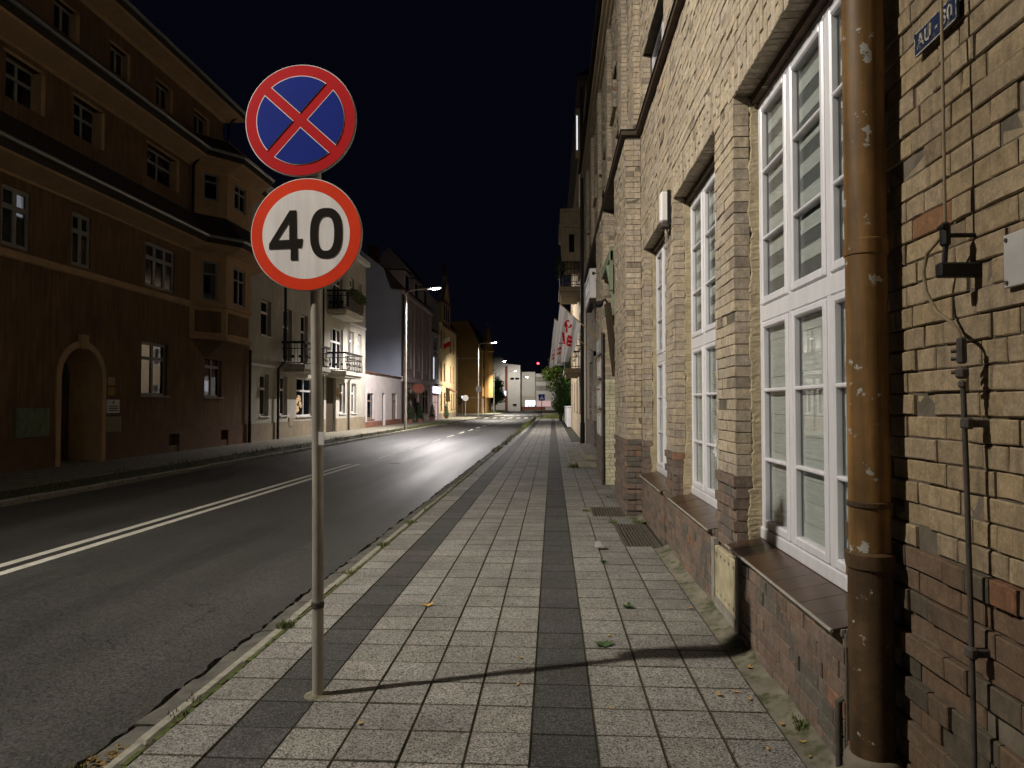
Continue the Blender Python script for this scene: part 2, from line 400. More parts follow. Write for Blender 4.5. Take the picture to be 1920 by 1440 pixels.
# gutter stones
gut = thing('gutter', (XG, 0, -.06), None, None); setp(gut, kind='structure')
y = 1.2; k = 0; rest = MB()
while y < 70:
    ln = rnd.uniform(.32, .62); j = lambda a: rnd.uniform(-a, a)
    b = MB(); x0 = XG + .004 + j(.006) ; x1 = XK1 - .004
    zt = -.052 + j(.006)
    n = 5; V = []
    for i in range(n + 1):
        t_ = i / n; V.append((XG + .008 + rnd.uniform(-.012, .014), y + ln * t_ - (0.004 if i else -.004), zt + j(.004)))
    for i in range(n):
        b.face([V[i], (x1, V[i][1], zt + .004), (x1, V[i+1][1], zt + .004), V[i+1]])
        b.face([V[i], (V[i][0], V[i][1], -.11), (V[i+1][0], V[i+1][1], -.11), V[i+1]])
    b.face([V[0], (V[0][0], V[0][1], -.11), (x1, V[0][1], -.11), (x1, V[0][1], zt)])
    if k < 60: b.build('gutter_stone', M['gutter'], gut)
    else: rest.mesh(b.v, b.f)
    y += ln; k += 1
rest.build('far_gutter_stones', M['gutter'], gut, kind='stuff')
# kerb stones
kerb = thing('kerb', (XK0, 0, 0), None, None); setp(kerb, kind='structure')
y = .35; k = 0; rest = MB()
while y < 78:
    ln = rnd.uniform(.88, 1.08); b = MB(); dx = rnd.uniform(-.005, .005); zt = .004 + rnd.uniform(-.006, .004)
    b.bbox((XK1 + .006 + dx, y + .005, -.2), (XK0 - .028 + dx, y + ln - .006, zt), .014)
    for i, v in enumerate(b.v): b.v[i] = (v[0] + rnd.uniform(-.004, .004), v[1], v[2] + rnd.uniform(-.003, .003))
    if k < 40: b.build('kerb_stone', M['kerb'], kerb)
    else: rest.mesh(b.v, b.f)
    y += ln; k += 1
rest.build('far_kerb_stones', M['kerb'], kerb, kind='stuff')
# moss strip behind the kerb
m = MB(); y = 0
while y < 76:
    s_ = .06 if y < 14 else .3
    a = XK0 - .03 + rnd.uniform(-.004, .004); b_ = XK0 + rnd.uniform(-.012, .006); z = -.004 + rnd.uniform(-.006, .008)
    m.box((a, y, -.05), (b_, y + s_, z)); y += s_
m.build('moss_strip', M['moss'], kerb, kind='stuff')

# paving slabs
pav = thing('pavement', (0, 0, 0), None, None); setp(pav, kind='structure')
m = MB(); gy = PHB = 3.147
GA, GB, GC, GD = 3.147 + .303*16, 3.147 + .303*21, 3.147 + .303*23, 3.147 + .303*26
m.box((XK0 - .02, -6, -.12), (.55, 80, -.005)); m.box((.55, -6, -.12), (1.4, GA, -.0051)); m.box((.55, GA, -.12), (.80, GB, -.0052))
m.box((.55, GB, -.12), (1.4, GC, -.0053)); m.box((1.05, GC, -.12), (1.4, GD, -.0051)); m.box((.55, GD, -.12), (1.4, 80, -.0052)); m.box((1.21, GA, -.12), (1.4, GB, -.0051))
m.build('joint_bed', M['joint'], pav)
PITCH, PH = .303, 3.147
cols = [(-1.86, -1.564, 0), (-1.564, -1.27, 1)] + [(-1.27 + .292*i, -1.27 + .292*(i+1), 0) for i in range(4)] + \
       [(-.102, .204, 1)] + [(.204 + .3*i, .204 + .3*(i+1), 0) for i in range(3)]
GRATES = [(.804, 1.205, PH + PITCH*16, PH + PITCH*21), (.57, 1.04, PH + PITCH*23, PH + PITCH*26)]
slabs = []
for k in range(-28, 252):
    y0 = PH + PITCH * k; y1 = y0 + PITCH
    if y1 > 78: break
    for ci, (x0, x1, dk) in enumerate(cols):
        cx, cy = (x0+x1)/2, (y0+y1)/2
        if any(g[0]-.1 < cx < g[1] and g[2] < cy < g[3] for g in GRATES): continue
        if y0 > 30 and ci == 9: continue
        slabs.append((poly_area([(x0,y0,0),(x1,y0,0),(x1,y1,0),(x0,y1,0)]), x0, x1, y0, y1, dk))
slabs.sort(key=lambda q: -q[0])
rl, rd = MB(), MB()
for i, (a, x0, x1, y0, y1, dk) in enumerate(slabs):
    t_ = rnd.uniform(.86, 1.1); tint = (t_ * rnd.uniform(.98, 1.03), t_, t_ * rnd.uniform(.95, 1.0))
    g = .0034; z = rnd.uniform(-.0018, .0018) + (.003 if not dk else 0)
    gx = g if not dk else .0012
    b = MB() if i < 300 else (rd if dk else rl)
    n0 = len(b.v)
    b.bbox((x0 + gx, y0 + (g if not dk else .0012), -.05), (x1 - gx, y1 - (g if not dk else .0012), z), .0045, tint, (.30, .28, .2))
    if i < 300:
        tx, ty = rnd.uniform(-.006, .006), rnd.uniform(-.006, .006); cx, cy = (x0+x1)/2, (y0+y1)/2
        for q in range(n0, len(b.v)):
            v = b.v[q]; b.v[q] = (v[0], v[1], v[2] + (v[0]-cx)*tx + (v[1]-cy)*ty)
        b.build('paving_slab', M['slab_dark'] if dk else M['slab'], pav)
rl.build('far_slabs', M['slab'], pav, kind='stuff'); rd.build('far_dark_slabs', M['slab_dark'], pav, kind='stuff')
# concrete fillet along the wall
m = MB(); rows = []; y = -4.0; hh = .05
while y < 10.22:
    hh = .05 + .75*(hh - .05) + rnd.uniform(-.006, .006); xm = 1.108 + rnd.uniform(-.003, .003)
    rows.append((y, [(xm, y, -.05), (xm, y, .001), (1.15, y, hh*.12 + rnd.uniform(-.002, .002)), (1.2, y, hh*.4 + rnd.uniform(-.003, .003)), (1.262, y, hh)])); y += .08
for (ya, A), (yb, B) in zip(rows[:-1], rows[1:]):
    if any(g[2] - .05 < (ya+yb)/2 < g[3] + .05 and g[1] > 1.1 for g in GRATES): continue
    for k in range(4): m.face([A[k], A[k+1], B[k+1], B[k]])
m.build('concrete_fillet', M['fillet'], pav)
m = MB()
for a, b_ in ((.504, .566), (1.044, 1.27)): m.box((a, GRATES[1][2], -.1), (b_, GRATES[1][3], -.001))
m.box((.56, GRATES[1][2]-.003, -.1), (.57, GRATES[1][3], -.004)); m.box((1.104, 10.2, -.1), (1.27, 30, -.003))
m.build('grate_surround', M['concrete'], pav)

# painted lines
def line(x0, x1, y0, y1, name='road_marking'):
    b = MB(); b.box((x0, y0, -.05), (x1, y1, -.046)); return b
rm = thing('road_markings', (-5.4, 10, -.046), None, None); setp(rm, kind='structure')
for a, b_, n in ((-5.62, -5.50, 'line_left'), (-5.36, -5.24, 'line_right')):
    m = MB(); y = -8
    while y < 19.2:
        sh = -.02 * (y - 10) / 10
        m.face([(a - sh, y, -.046), (b_ - sh, y, -.046), (b_ - sh + .002, y + .4, -.046), (a - sh + .002, y + .4, -.046)]); y += .4
    m.build('solid_line', M['paint'], rm)
for i in range(14):
    y = 21.3 + i * 4.6
    m = MB(); m.box((-5.31, y, -.05), (-5.19, y + 2.4, -.046)); m.build('dash', M['paint'], rm)
for i in range(7):
    m = MB(); m.box((-8.2 + i * .95, 84, -.05), (-7.7 + i * .95, 88, -.046)); m.build('zebra_bar', M['paint'], rm)
    m = MB(); m.box((-8.2 + i * .95, 104, -.05), (-7.7 + i * .95, 108, -.046)); m.build('zebra_bar', M['paint'], rm)
m = MB(); m.lathe((-4.35, 19.4, -.046), [(.001, .006), (.14, .006), (.16, 0)], 16); m.build('manhole', M['rust'], rm)

# left pavement
lp = MB()
lp.box((-14, -20, -.3), (-9.9, 92, .03)); lp.build('left_pavement', M['concrete'], kind='structure')
m = MB(); m.box((-9.9, -20, -.3), (-8.86, 60, .015)); m.build('verge', M['dirt'], kind='structure')
m = MB(); m.box((-9.9, 60, -.3), (-8.86, 92, .02)); m.build('left_pavement_slabs', M['concrete'], kind='structure')
lk = thing('left_kerb', (-8.78, 10, 0), None, None); setp(lk, kind='structure')
for i in range(70):
    b = MB(); y = -10 + i * 1.46; b.bbox((-8.86, y, -.2), (-8.72, y + 1.45, .045 + rnd.uniform(-.008, .008)), .015); b.build('kerb_stone', M['kerb'], lk)
m = MB(); m.box((-40, 101, -.3), (-8.9, 140, .03)); m.box((-40, 140, -.3), (-10.5, 185, .03)); m.build('corner_pavement', M['concrete'], kind='structure')
m = MB(); m.box((1.4, -10, -.3), (40, 80, -.03)); m.build('building_ground', M['dirt'], kind='structure')
m = MB(); m.box((-2.0, 78, -.3), (30, 190, .01)); m.build('right_verge', M['dirt'], kind='structure')
m = MB(); m.box((-60, 183, -.3), (30, 260, .02)); m.build('end_pavement', M['concrete'], kind='structure')

# grass (nobody could count it)
def blades(b, x, y, z, n, h, sp):
    for _ in range(n):
        a = rnd.uniform(0, 6.28); r_ = sp * math.sqrt(rnd.random()); px, py = x + r_*math.cos(a), y + r_*math.sin(a)
        hh = h * rnd.uniform(.4, 1.1); le = rnd.uniform(0, .6) * hh; a2 = rnd.uniform(0, 6.28); wd = max(.0035, h * .05)
        dx, dy = math.cos(a2), math.sin(a2); t_ = rnd.uniform(.55, 1.3); c = (t_*rnd.uniform(.9, 1.5), t_, t_*.9)
        b.mesh([(px - dy*wd, py + dx*wd, z), (px + dy*wd, py - dx*wd, z), (px + dx*le*.5 + dy*wd*.7, py + dy*le*.5 - dx*wd*.7, z + hh*.62),
                (px + dx*le*.5 - dy*wd*.7, py + dy*le*.5 + dx*wd*.7, z + hh*.62), (px + dx*le, py + dy*le, z + hh)], [(0,1,2,3), (3,2,4)], c)
g = MB()
for (x, y, n, h, sp) in ((-1.9, 5.0, 110, .05, .07), (-1.92, 3.75, 20, .03, .05), (-1.9, 3.55, 30, .03, .06), (-2.02, 2.75, 90, .05, .09), (-2.05, 2.95, 60, .04, .08),
                         (-1.9, 6.6, 60, .04, .07), (-1.9, 7.9, 90, .05, .08), (-1.9, 9.4, 110, .05, .1), (1.22, 3.62, 60, .05, .05), (1.2, 3.55, 40, .06, .03),
                         (1.15, 9.6, 120, .04, .1), (.8, 9.55, 60, .05, .06), (1.1, 9.9, 80, .03, .1), (.5, 17.9, 120, .12, .12), (.5, 10.6, 60, .04, .06), (1.0, 12.2, 40, .05, .1)):
    blades(g, x, y, 0.0, n, h, sp)
y = 10.5
while y < 80:
    blades(g, -1.9 + rnd.uniform(-.05, .05), y, 0, 26, .05 + (.10 if y > 22 and rnd.random() < .5 else 0) + (.12 if y > 45 else 0), .14); y += rnd.uniform(.25, .8)
y = 3.0
while y < 62:
    for _ in range(2): blades(g, rnd.uniform(-9.85, -8.9), y, 0.015, 14, rnd.uniform(.06, .16), .25)
    if rnd.random() < .4: blades(g, -8.74, y, 0, 14, .1, .12)
    y += .35
for i in range(120): blades(g, rnd.uniform(-1.0, 3.0), rnd.uniform(79, 95), .01, 16, .35, .5)
for i in range(90): blades(g, rnd.uniform(-16, -10), rnd.uniform(128, 160), .03, 12, .5, 1.0)
g.build('grass', M['grass'], label='thin green grass and weeds growing along the kerbs', cat='grass', kind='stuff')

# ================================================================== BRICK BUILDING (right)
XF, XP, XW = 1.27, 1.24, 1.445        # wall face, plinth face under the sills, window frame plane
CH, ZP, ZL, ZLEDGE, ZTOP = .077, 1.04, 3.74, 5.45, 10.2
YB0, YB1 = -4.0, 26.5
bb = thing('brick_building', (XF, 8, 0), 'long yellow-brown brick building with tall white windows along the right pavement', 'building')
BAYS = [(3.15, 5.03), (5.60, 7.48), (8.05, 9.93)]
ops = [(a, b_, .62, ZL) for a, b_ in BAYS] + [(a, b_, 5.56, 6.5) for a, b_ in BAYS + [(.7, 2.58)]]
ops += [(12.3, 13.9, 0.0, 2.9), (19.6, 21.6, .3, 2.9), (23.2, 24.6, 1.1, 3.0), (16.9, 18.3, 1.1, 3.0)]
ops += [(13.2 + 2.05*i, 14.2 + 2.05*i, 5.75, 6.9) for i in range(6)] + [(13.9 + 2.05*i, 14.8 + 2.05*i, 7.45, 8.4) for i in range(6)]
PIL = [(10.2, 12.05, 1.05), (14.1, 16.3, 1.0)]         # pilasters (y0, y1, front x)

def wall_grid(b, Xw, sgn, y0, y1, z0, z1, ops_, rec, grow=0.0):
    """front skin with openings (grown a little) and their reveals; outward is sgn*x"""
    O = [(a - grow, c - grow*0 + grow, d - grow, e + grow) for a, c, d, e in ops_]
    Y = sorted({y0, y1, *[v for o in O for v in o[:2] if y0 < v < y1]}); Z = sorted({z0, z1, *[v for o in O for v in o[2:] if z0 < v < z1]})
    for i in range(len(Y) - 1):
        for k in range(len(Z) - 1):
            cy, cz = (Y[i]+Y[i+1])/2, (Z[k]+Z[k+1])/2
            if any(o[0] < cy < o[1] and o[2] < cz < o[3] for o in O): continue
            q = [(Xw, Y[i], Z[k]), (Xw, Y[i+1], Z[k]), (Xw, Y[i+1], Z[k+1]), (Xw, Y[i], Z[k+1])]
            b.face(q if sgn > 0 else q[::-1])
    Xi = Xw - sgn * rec
    for (a, c, d, e) in O:
        d = max(d, z0); e = min(e, z1)
        b.face([(Xw, a, d), (Xw, a, e), (Xi, a, e), (Xi, a, d)]); b.face([(Xw, c, d), (Xi, c, d), (Xi, c, e), (Xw, c, e)])
        b.face([(Xw, a, e), (Xw, c, e), (Xi, c, e), (Xi, a, e)]); b.face([(Xw, a, d), (Xi, a, d), (Xi, c, d), (Xw, c, d)])

core = MB()
MD = .0095                                              # joint depth
wall_grid(core, XF + MD, -1, YB0, YB1, -.1, ZTOP, ops, .42, .007)
for (a, c, x) in PIL:
    core.box((x + MD, a + MD, -.1), (XF + .05, c - MD, ZLEDGE))
for (a, c) in BAYS: core.box((XP + MD, a - .01, -.1), (XF + .02, c + .01, .60))
core.box((XF + .45, YB0, -.1), (12, YB1, ZTOP - .2)); core.box((XF + .44, YB0, -.1), (XF + .46, 3.0, ZTOP))
core.box((XF - .02, YB1 - .05, -.1), (12, YB1 + .05, ZTOP)); core.box((XF - .02, YB0 - .05, -.1), (12, YB0 + .05, ZTOP))
core.build('wall', M['mortar'], bb)

BR = []          # (pts8, tint, kind)
def bcol(z, near, pale=False):
    if pale:
        t_ = rnd.uniform(.88, 1.1); return (.62*t_, .58*t_, .40*t_)
    q = rnd.random(); w_ = rnd.random()
    if z < ZP:
        t_ = rnd.uniform(.85, 1.15)
        if q < .07: return (.25*t_, .135*t_, .085*t_)
        if q < .25: return (.13*t_, .115*t_, .095*t_)
        return (t_*(.172 + .025*w_), t_*(.130 + .01*w_), .104*t_)
    t_ = rnd.uniform(.87, 1.12)
    if q < .035: return (t_*.25, t_*.205, t_*.155)
    if q > .9985: return (.30, .17, .10)
    if q > .93: t_ *= 1.15
    return (t_*(.385 + .03*w_), t_*(.328 + .012*w_), t_*(.256 - .02*w_))
def add_brick(fn, u0, u1, z0, z1, o, back, kind, tint, jit=.0025, ch=.004):
    BR.append((fn, u0, u1, z0, z1, o, back, kind, tint, jit, ch))
def emit_brick(b, rec_, fine):
    fn, u0, u1, z0, z1, o, back, kind, tint, jit, ch = rec_
    j = lambda: rnd.uniform(-jit, jit)
    if fine:
        # worn arris: six outline points per face, chamfered
        um = u0 + (u1-u0)*rnd.uniform(.3, .7); um2 = u0 + (u1-u0)*rnd.uniform(.3, .7)
        out = [(u0+j(), z0+j()), (um+j(), z0+j()*1.6), (u1+j(), z0+j()), (u1+j(), z1+j()), (um2+j(), z1+j()*1.6), (u0+j(), z1+j())]
        n = 6; cu, cz = (u0+u1)/2, (z0+z1)/2; oj = [o + rnd.uniform(-.0015, .0015) for _ in range(n)]
        F_ = [fn(u + (ch if u < cu else -ch) * (0 if k in (1, 4) else 1), z + (ch if z < cz else -ch), oj[k]) for k, (u, z) in enumerate(out)]
        Md = [fn(u, z, o - ch*.9) for (u, z) in out]; Bk = [fn(u, z, -back) for (u, z) in out]
        b.mesh(F_ + Md + Bk, [tuple(range(6))] + [(k, (k+1) % 6, 6 + (k+1) % 6, 6 + k) for k in range(6)] + [(6+k, 6+(k+1) % 6, 12+(k+1) % 6, 12+k) for k in range(6)], tint)
    else:
        q = [(u0+j(), z0+j()), (u1+j(), z0+j()), (u1+j(), z1+j()), (u0+j(), z1+j())]
        F_ = [fn(u, z, o + rnd.uniform(-.001, .001)) for u, z in q]; Bk = [fn(u, z, -back) for u, z in q]
        b.mesh(F_ + Bk, [(0,1,2,3)] + [(k, (k+1) % 4, 4+(k+1) % 4, 4+k) for k in range(4)], tint)
def fnX(X): return lambda u, z, o: (X - o, u, z)          # wall facing -x, u along y
def fnY(Y): return lambda u, z, o: (u, Y - o, z)          # wall facing -y, u along x
def bond(row):
    """old cross bond with plenty of odd lengths"""
    k = row % 4
    return (.0, .062, .125, .19)[k] + rnd.uniform(-.01, .01)
def lay(fn, u0, u1, z0, z1, ops_, kind=0, proud_alt=False, pale=None, edge_back=.11, zskip=None, flush=False):
    r0 = int(round(z0 / CH)); r1 = int(round(z1 / CH))
    for r_ in range(r0, r1):
        za, zb = r_ * CH, (r_ + 1) * CH; zm = (za + zb) / 2
        segs = [(u0, u1, False, False)]
        for (a, c, d, e) in ops_:
            if not (d < zm < e): continue
            ns = []
            for (p, q, ea, eb) in segs:
                if a >= q or c <= p: ns.append((p, q, ea, eb)); continue
                if a > p: ns.append((p, a, ea, True))
                if c < q: ns.append((c, q, True, eb))
            segs = ns
        for (p, q, ea, eb) in segs:
            if q - p < .03: continue
            cuts = [p]; u = p - bond(r_) ; st = r_ % 2
            if ea or kind == 3: u = p; st = r_ % 2
            while u < q:
                ln = .25 if (st % 2 == 0) else .122
                if rnd.random() < .18: ln = .122 if ln > .2 else .25
                u += ln; st += 1
                if u > p + .05 and u < q - .05: cuts.append(u)
            cuts.append(q)
            purple = zm < ZP
            base_o = 0.0
            if proud_alt and purple: base_o = .016 if r_ % 2 == 1 else .0
            for i in range(len(cuts) - 1):
                a, c = cuts[i], cuts[i+1]
                e0 = (i == 0 and ea); e1 = (i == len(cuts) - 2 and eb)
                g = .0034 if not flush else .0028
                ga = 0 if e0 else g; gc = 0 if e1 else g
                bk = edge_back if (e0 or e1) else MD + .004
                o = base_o + (rnd.uniform(-.003, .003) if not flush else rnd.uniform(-.001, .001)) + (rnd.choice((-.006, .004, 0, 0, 0, 0)) if rnd.random() > .03 else -.014 * (0 if kind == 2 else .6))
                tc = bcol(zm, True, pale(zm) if pale else False)
                if kind == 0 and c <= 3.16 and zm < ZLEDGE: tc = (tc[0]*.72, tc[1]*.655, tc[2]*.54)      # grimy stretch by the drainpipe, tint also darkened in place of lamp falloff
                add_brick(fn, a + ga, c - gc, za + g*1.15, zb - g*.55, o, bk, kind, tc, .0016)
# soldier lintels over the windows, cut out of the running courses
LINT = []
for (a, c) in BAYS: LINT.append((a - .12, c + .12, ZL - .02, ZL + .0 + 5*CH - .02))
skip = [(a, c, 0, ZL) for a, c in BAYS] + [(a, c, d, e) for (a, c, d, e) in ops[3:]] + [(l[0], l[1], ZL, ZL + .335) for l in LINT]
skip += [(a, c, -1, ZLEDGE) for (a, c, x) in PIL]
skip += [(YB0, YB1, ZLEDGE - .02, ZLEDGE + .09)]
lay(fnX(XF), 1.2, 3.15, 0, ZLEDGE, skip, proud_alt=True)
lay(fnX(XF), 3.15, YB1, 0, ZLEDGE, skip, proud_alt=True)
lay(fnX(XF), -1.0, YB1, ZLEDGE + CH, ZTOP - .15, skip)
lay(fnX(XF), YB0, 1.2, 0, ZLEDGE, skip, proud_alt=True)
for (a, c, x) in PIL:
    lay(fnX(x), a, c, 0, ZLEDGE - .03, [], proud_alt=True, kind=3)
pale = lambda z: z < 2.05
lay(fnY(PIL[0][0]), PIL[0][2], XF + .0, 0, ZLEDGE - .03, [], proud_alt=True, kind=3)
lay(fnY(PIL[1][0]), PIL[1][2], XF + .0, 0, ZLEDGE - .03, [], kind=3, pale=pale)
for (a, c) in BAYS:
    lay(fnX(XP), a - .004, c + .004, 0, .60, [], kind=2, flush=True)
for (a, c, d, e) in LINT:
    u = a; k = 0
    while u < c - .03:
        u1 = min(u + .0745, c); t_ = bcol(3, True)
        inside = (u > a + .11 and u1 < c - .11)
        if k % 2 == 0: hs_ = ((ZL, ZL + .222), (ZL + .226, ZL + .332))
        else: hs_ = ((ZL, ZL + .106), (ZL + .11, ZL + .332))
        for (p, q) in hs_:
            add_brick(fnX(XF), u + .004, u1 - .004, p + .003, q - .003, rnd.uniform(-.003, .004), .16 if p == ZL and inside else MD + .004, 0, bcol(3, True), .002)
        u = u1; k += 1
# choose the bricks that show largest
def brick_area(rec_):
    fn, u0, u1, z0, z1, o = rec_[:6]
    c = fn((u0+u1)/2, (z0+z1)/2, 0)
    p = proj(c)
    if p and 1578 < p[0] < 1690 and c[1] > 2.3: return 0           # behind the drainpipe
    return poly_area([fn(u0, z0, o), fn(u1, z0, o), fn(u1, z1, o), fn(u0, z1, o)])
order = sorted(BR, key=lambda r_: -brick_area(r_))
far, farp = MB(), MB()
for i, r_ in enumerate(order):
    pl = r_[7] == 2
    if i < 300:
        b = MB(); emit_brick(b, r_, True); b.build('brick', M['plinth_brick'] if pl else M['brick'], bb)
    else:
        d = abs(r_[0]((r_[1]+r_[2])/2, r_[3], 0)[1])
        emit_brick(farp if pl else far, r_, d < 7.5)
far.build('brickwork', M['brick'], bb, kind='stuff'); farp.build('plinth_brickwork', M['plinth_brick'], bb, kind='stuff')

# stone ledge with flashing, top cornice, roof
m = MB()
m.box((XF - .07, YB0, ZLEDGE - .01), (XF + .1, 10.13, ZLEDGE + .05))
m.box((PIL[0][2] - .06, 10.13, ZLEDGE - .01), (XF + .1, 22.5, ZLEDGE + .05)); m.build('ledge', M['wood_d'], bb)
m = MB(); m.box((XF - .085, YB0, ZLEDGE + .052), (XF + .02, 10.12, ZLEDGE + .068)); m.box((PIL[0][2] - .075, 10.115, ZLEDGE + .052), (XF + .02, 22.5, ZLEDGE + .068)); m.build('ledge_flashing', M['black'], bb)
m = MB()
for i, (o, z) in enumerate(((.05, 9.75), (.11, 9.9), (.19, 10.05))): m.box((XF - o, YB0, z), (XF + .06, YB1 - .1, z + .148))
m.build('cornice', M['bplast'], bb)
m = MB(); m.mesh([(XF - .3, YB0, ZTOP), (XF - .3, YB1, ZTOP), (8, YB1, 14), (8, YB0, 14), (XF - .3, YB0, ZTOP+.08), (XF - .3, YB1, ZTOP+.08), (8, YB1, 14.1), (8, YB0, 14.1)],
       [(0,1,2,3), (4,7,6,5), (0,4,5,1), (0,3,7,4), (1,5,6,2)]); m.build('roof', M['roof'], bb)
# pilaster strips of the upper floor
for y in (10.25, 12.0, 15.1, 18.2, 21.3, 24.4):
    m = MB(); lay_ = []
    core2 = MB(); core2.box((XF - .085, y, ZLEDGE + .07), (XF + .02, y + .52, ZTOP - .48)); core2.build('upper_pilaster', M['mortar'], bb)
    b = MB()
    r_ = int((ZLEDGE + .1) / CH) + 1
    while (r_ + 1) * CH < ZTOP - .5:
        za, zb = r_*CH + .005, (r_+1)*CH - .003
        cs = (0, .26, .52) if r_ % 2 else (0, .13, .39, .52)
        for a, c in zip(cs[:-1], cs[1:]):
            t_ = bcol(6, False); emit_brick(b, (fnX(XF - .095), y + a + .004, y + c - .004, za, zb, rnd.uniform(-.002, .003), .012, 0, t_, .002, .003), False)
        t_ = bcol(6, False); emit_brick(b, (fnY(y - .009), XF - .092, XF, za, zb, 0, .012, 0, t_, .002, .003), False)
        r_ += 1
    b.build('upper_pilaster_bricks', M['brick'], bb, kind='stuff')

# ---- tall windows
def bar(b, X0, X1, y0, y1, z0, z1, bv=.007): b.bbox((X0, y0, z0), (X1, y1, z1), bv)
def tall_window(a, c, idx):
    z0, z1 = .665, ZL - .055; fr = MB(); t_ = .055
    Xo, Xi = XW, XW + .07                      # outer frame
    zt = 2.20                                  # transom
    bar(fr, Xo, Xi, a + .004, a + t_, z0, z1); bar(fr, Xo, Xi, c - t_, c - .004, z0, z1)
    bar(fr, Xo - .004, Xi, a + t_, c - t_, z1 - .05, z1 + .002); bar(fr, Xo - .012, Xi, a + .004, c - .004, z0 - .005, z0 + .075)
    bar(fr, Xo - .004, Xi, a + t_, c - t_, zt - .055, zt + .055)
    w_ = (c - a - 2*t_ - 2*.06) / 3; xs = []
    u = a + t_
    for k in range(3):
        xs.append((u, u + w_)); u += w_
        if k < 2: bar(fr, Xo - .002, Xi, u, u + .06, z0 + .075, z1 - .05); u += .06
    f = fr.build('window', M['pvc'], bb)
    for (u0, u1) in xs:
        for (za, zb) in ((z0 + .075, zt - .055), (zt + .055, z1 - .05)):
            s_ = MB(); q = .048; X0, X1 = Xo - .012, Xi - .01
            bar(s_, X0, X1, u0 + .003, u0 + q, za + .003, zb - .003, .01); bar(s_, X0, X1, u1 - q, u1 - .003, za + .003, zb - .003, .01)
            bar(s_, X0 + .001, X1, u0 + q, u1 - q, za + .003, za + q + .012, .01); bar(s_, X0 + .001, X1, u0 + q, u1 - q, zb - q, zb - .003, .01)
            n = 3; h = (zb - za) / n
            for k in (1, 2): bar(s_, X0 + .006, X1 - .012, u0 + q - .002, u1 - q + .002, za + h*k - .012, za + h*k + .012, .006)
            s_.build('casement', M['pvc'], f)
            for k in range(n):
                p_ = MB(); p_.box((Xo + .02, u0 + q - .005, za + h*k), (Xo + .026, u1 - q + .005, za + h*(k+1))); p_.build('pane', M['glass'], f)
            s2 = MB(); s2.box((Xo + .0275, u0 + q - .004, za + q), (Xo + .034, u0 + q + .006, zb - q)); s2.box((Xo + .0275, u1 - q - .006, za + q), (Xo + .034, u1 - q + .004, zb - q)); s2.build('seal', M['black'], f)
    for (u0, u1) in xs:
        bl = MB()
        for (za, zb, up) in ((z0 + .1, zt - .05, False), (zt + .05, z1 - .05, True)):
            z = za; k = 0
            while z < zb - .02:
                h = .085 if up else .125
                bl.m = (k % 2) if up else 0
                bl.box((Xo + .040 + (.003 if k % 2 else 0), u0 + .034, z + .001), (Xo + .045 + (.003 if k % 2 else 0), u1 - .034, min(z + h - .0015, zb))); z += h; k += 1
        bl.build('blind', [M['blind'], M['blind_dark']], f)
    lin = MB(); lin.box((Xi - .02, a - .02, z1 + .005), (Xi + .02, c + .02, ZL + .05)); lin.box((XW - .05, a, z1 + .004), (XW + .03, c, ZL + .03)); lin.build('lintel_board', M['castiron'], bb)
    rm_ = MB(); rm_.box((Xi + .24, a - .3, .4), (Xi + .25, c + .3, ZL + .2)); rm_.build('room_lining', M['room'], bb)
    # rough plaster on the far jamb
    for (yy, sg, nm_) in ((c, -1, 0), (a, 1, 1)):
        pl = MB(); z = .62; xo = 0; rows = []
        while z < ZL:
            xo = .8*xo + rnd.uniform(-.007, .007); xe = XF + .112 + xo + (-.03 if z < 1.0 else 0) + rnd.uniform(-.004, .004)
            ye = yy + sg*(.008 + rnd.uniform(-.0012, .0012))
            rows.append([(xe, yy - sg*.004, z), (xe + .006, ye, z), ((xe + XW)/2, ye + sg*rnd.uniform(-.002, .003), z), (XW + .03, ye, z)]); z += rnd.uniform(.012, .022)
        V = [p for r_ in rows for p in r_]
        pl.mesh(V, [(4*i+k, 4*i+k+1, 4*i+k+5, 4*i+k+4) for i in range(len(rows)-1) for k in range(3)])
        pl.build('jamb_plaster', M['plaster_rough'], bb)
    # tiled sill
    si = MB(); si.mesh([(XP - .005, a + .0, .585), (XW + .05, a, .585), (XW + .05, a, .652), (XP - .005, a, .612),
                        (XP - .005, c, .585), (XW + .05, c, .585), (XW + .05, c, .652), (XP - .005, c, .612)],
                       [(0,1,2,3), (4,7,6,5), (0,4,5,1), (3,2,6,7), (0,3,7,4), (1,5,6,2)])
    sl = si.build('sill', M['cement'], bb)
    n = 9; wd = (c - a - .01) / n
    for k in range(n):
        y0 = a + .005 + k*wd + .002; y1 = y0 + wd - .004; dz = rnd.uniform(-.001, .001)
        xa, xb = XP - .042, XW - .0
        za, zb = .612 + dz, .664 + dz
        t2 = MB(); t2.m = 0
        t2.mesh([(xa, y0, za), (xb, y0, zb), (xb, y1, zb), (xa, y1, za), (xa, y0, za - .02), (xb, y0, zb - .02), (xb, y1, zb - .02), (xa, y1, za - .02)],
                [(0,3,2,1), (4,5,6,7), (0,1,5,4), (2,3,7,6), (1,2,6,5), (3,0,4,7)])
        t2.build('sill_tile', M['tile'], sl)
    e = MB(); e.tube([(XP - .044, a + .004, .606), (XP - .044, c - .004, .606)], .0085, 8); e.build('sill_edge', M['tile_edge'], sl)
for i, (a, c) in enumerate(BAYS): tall_window(a, c, i)
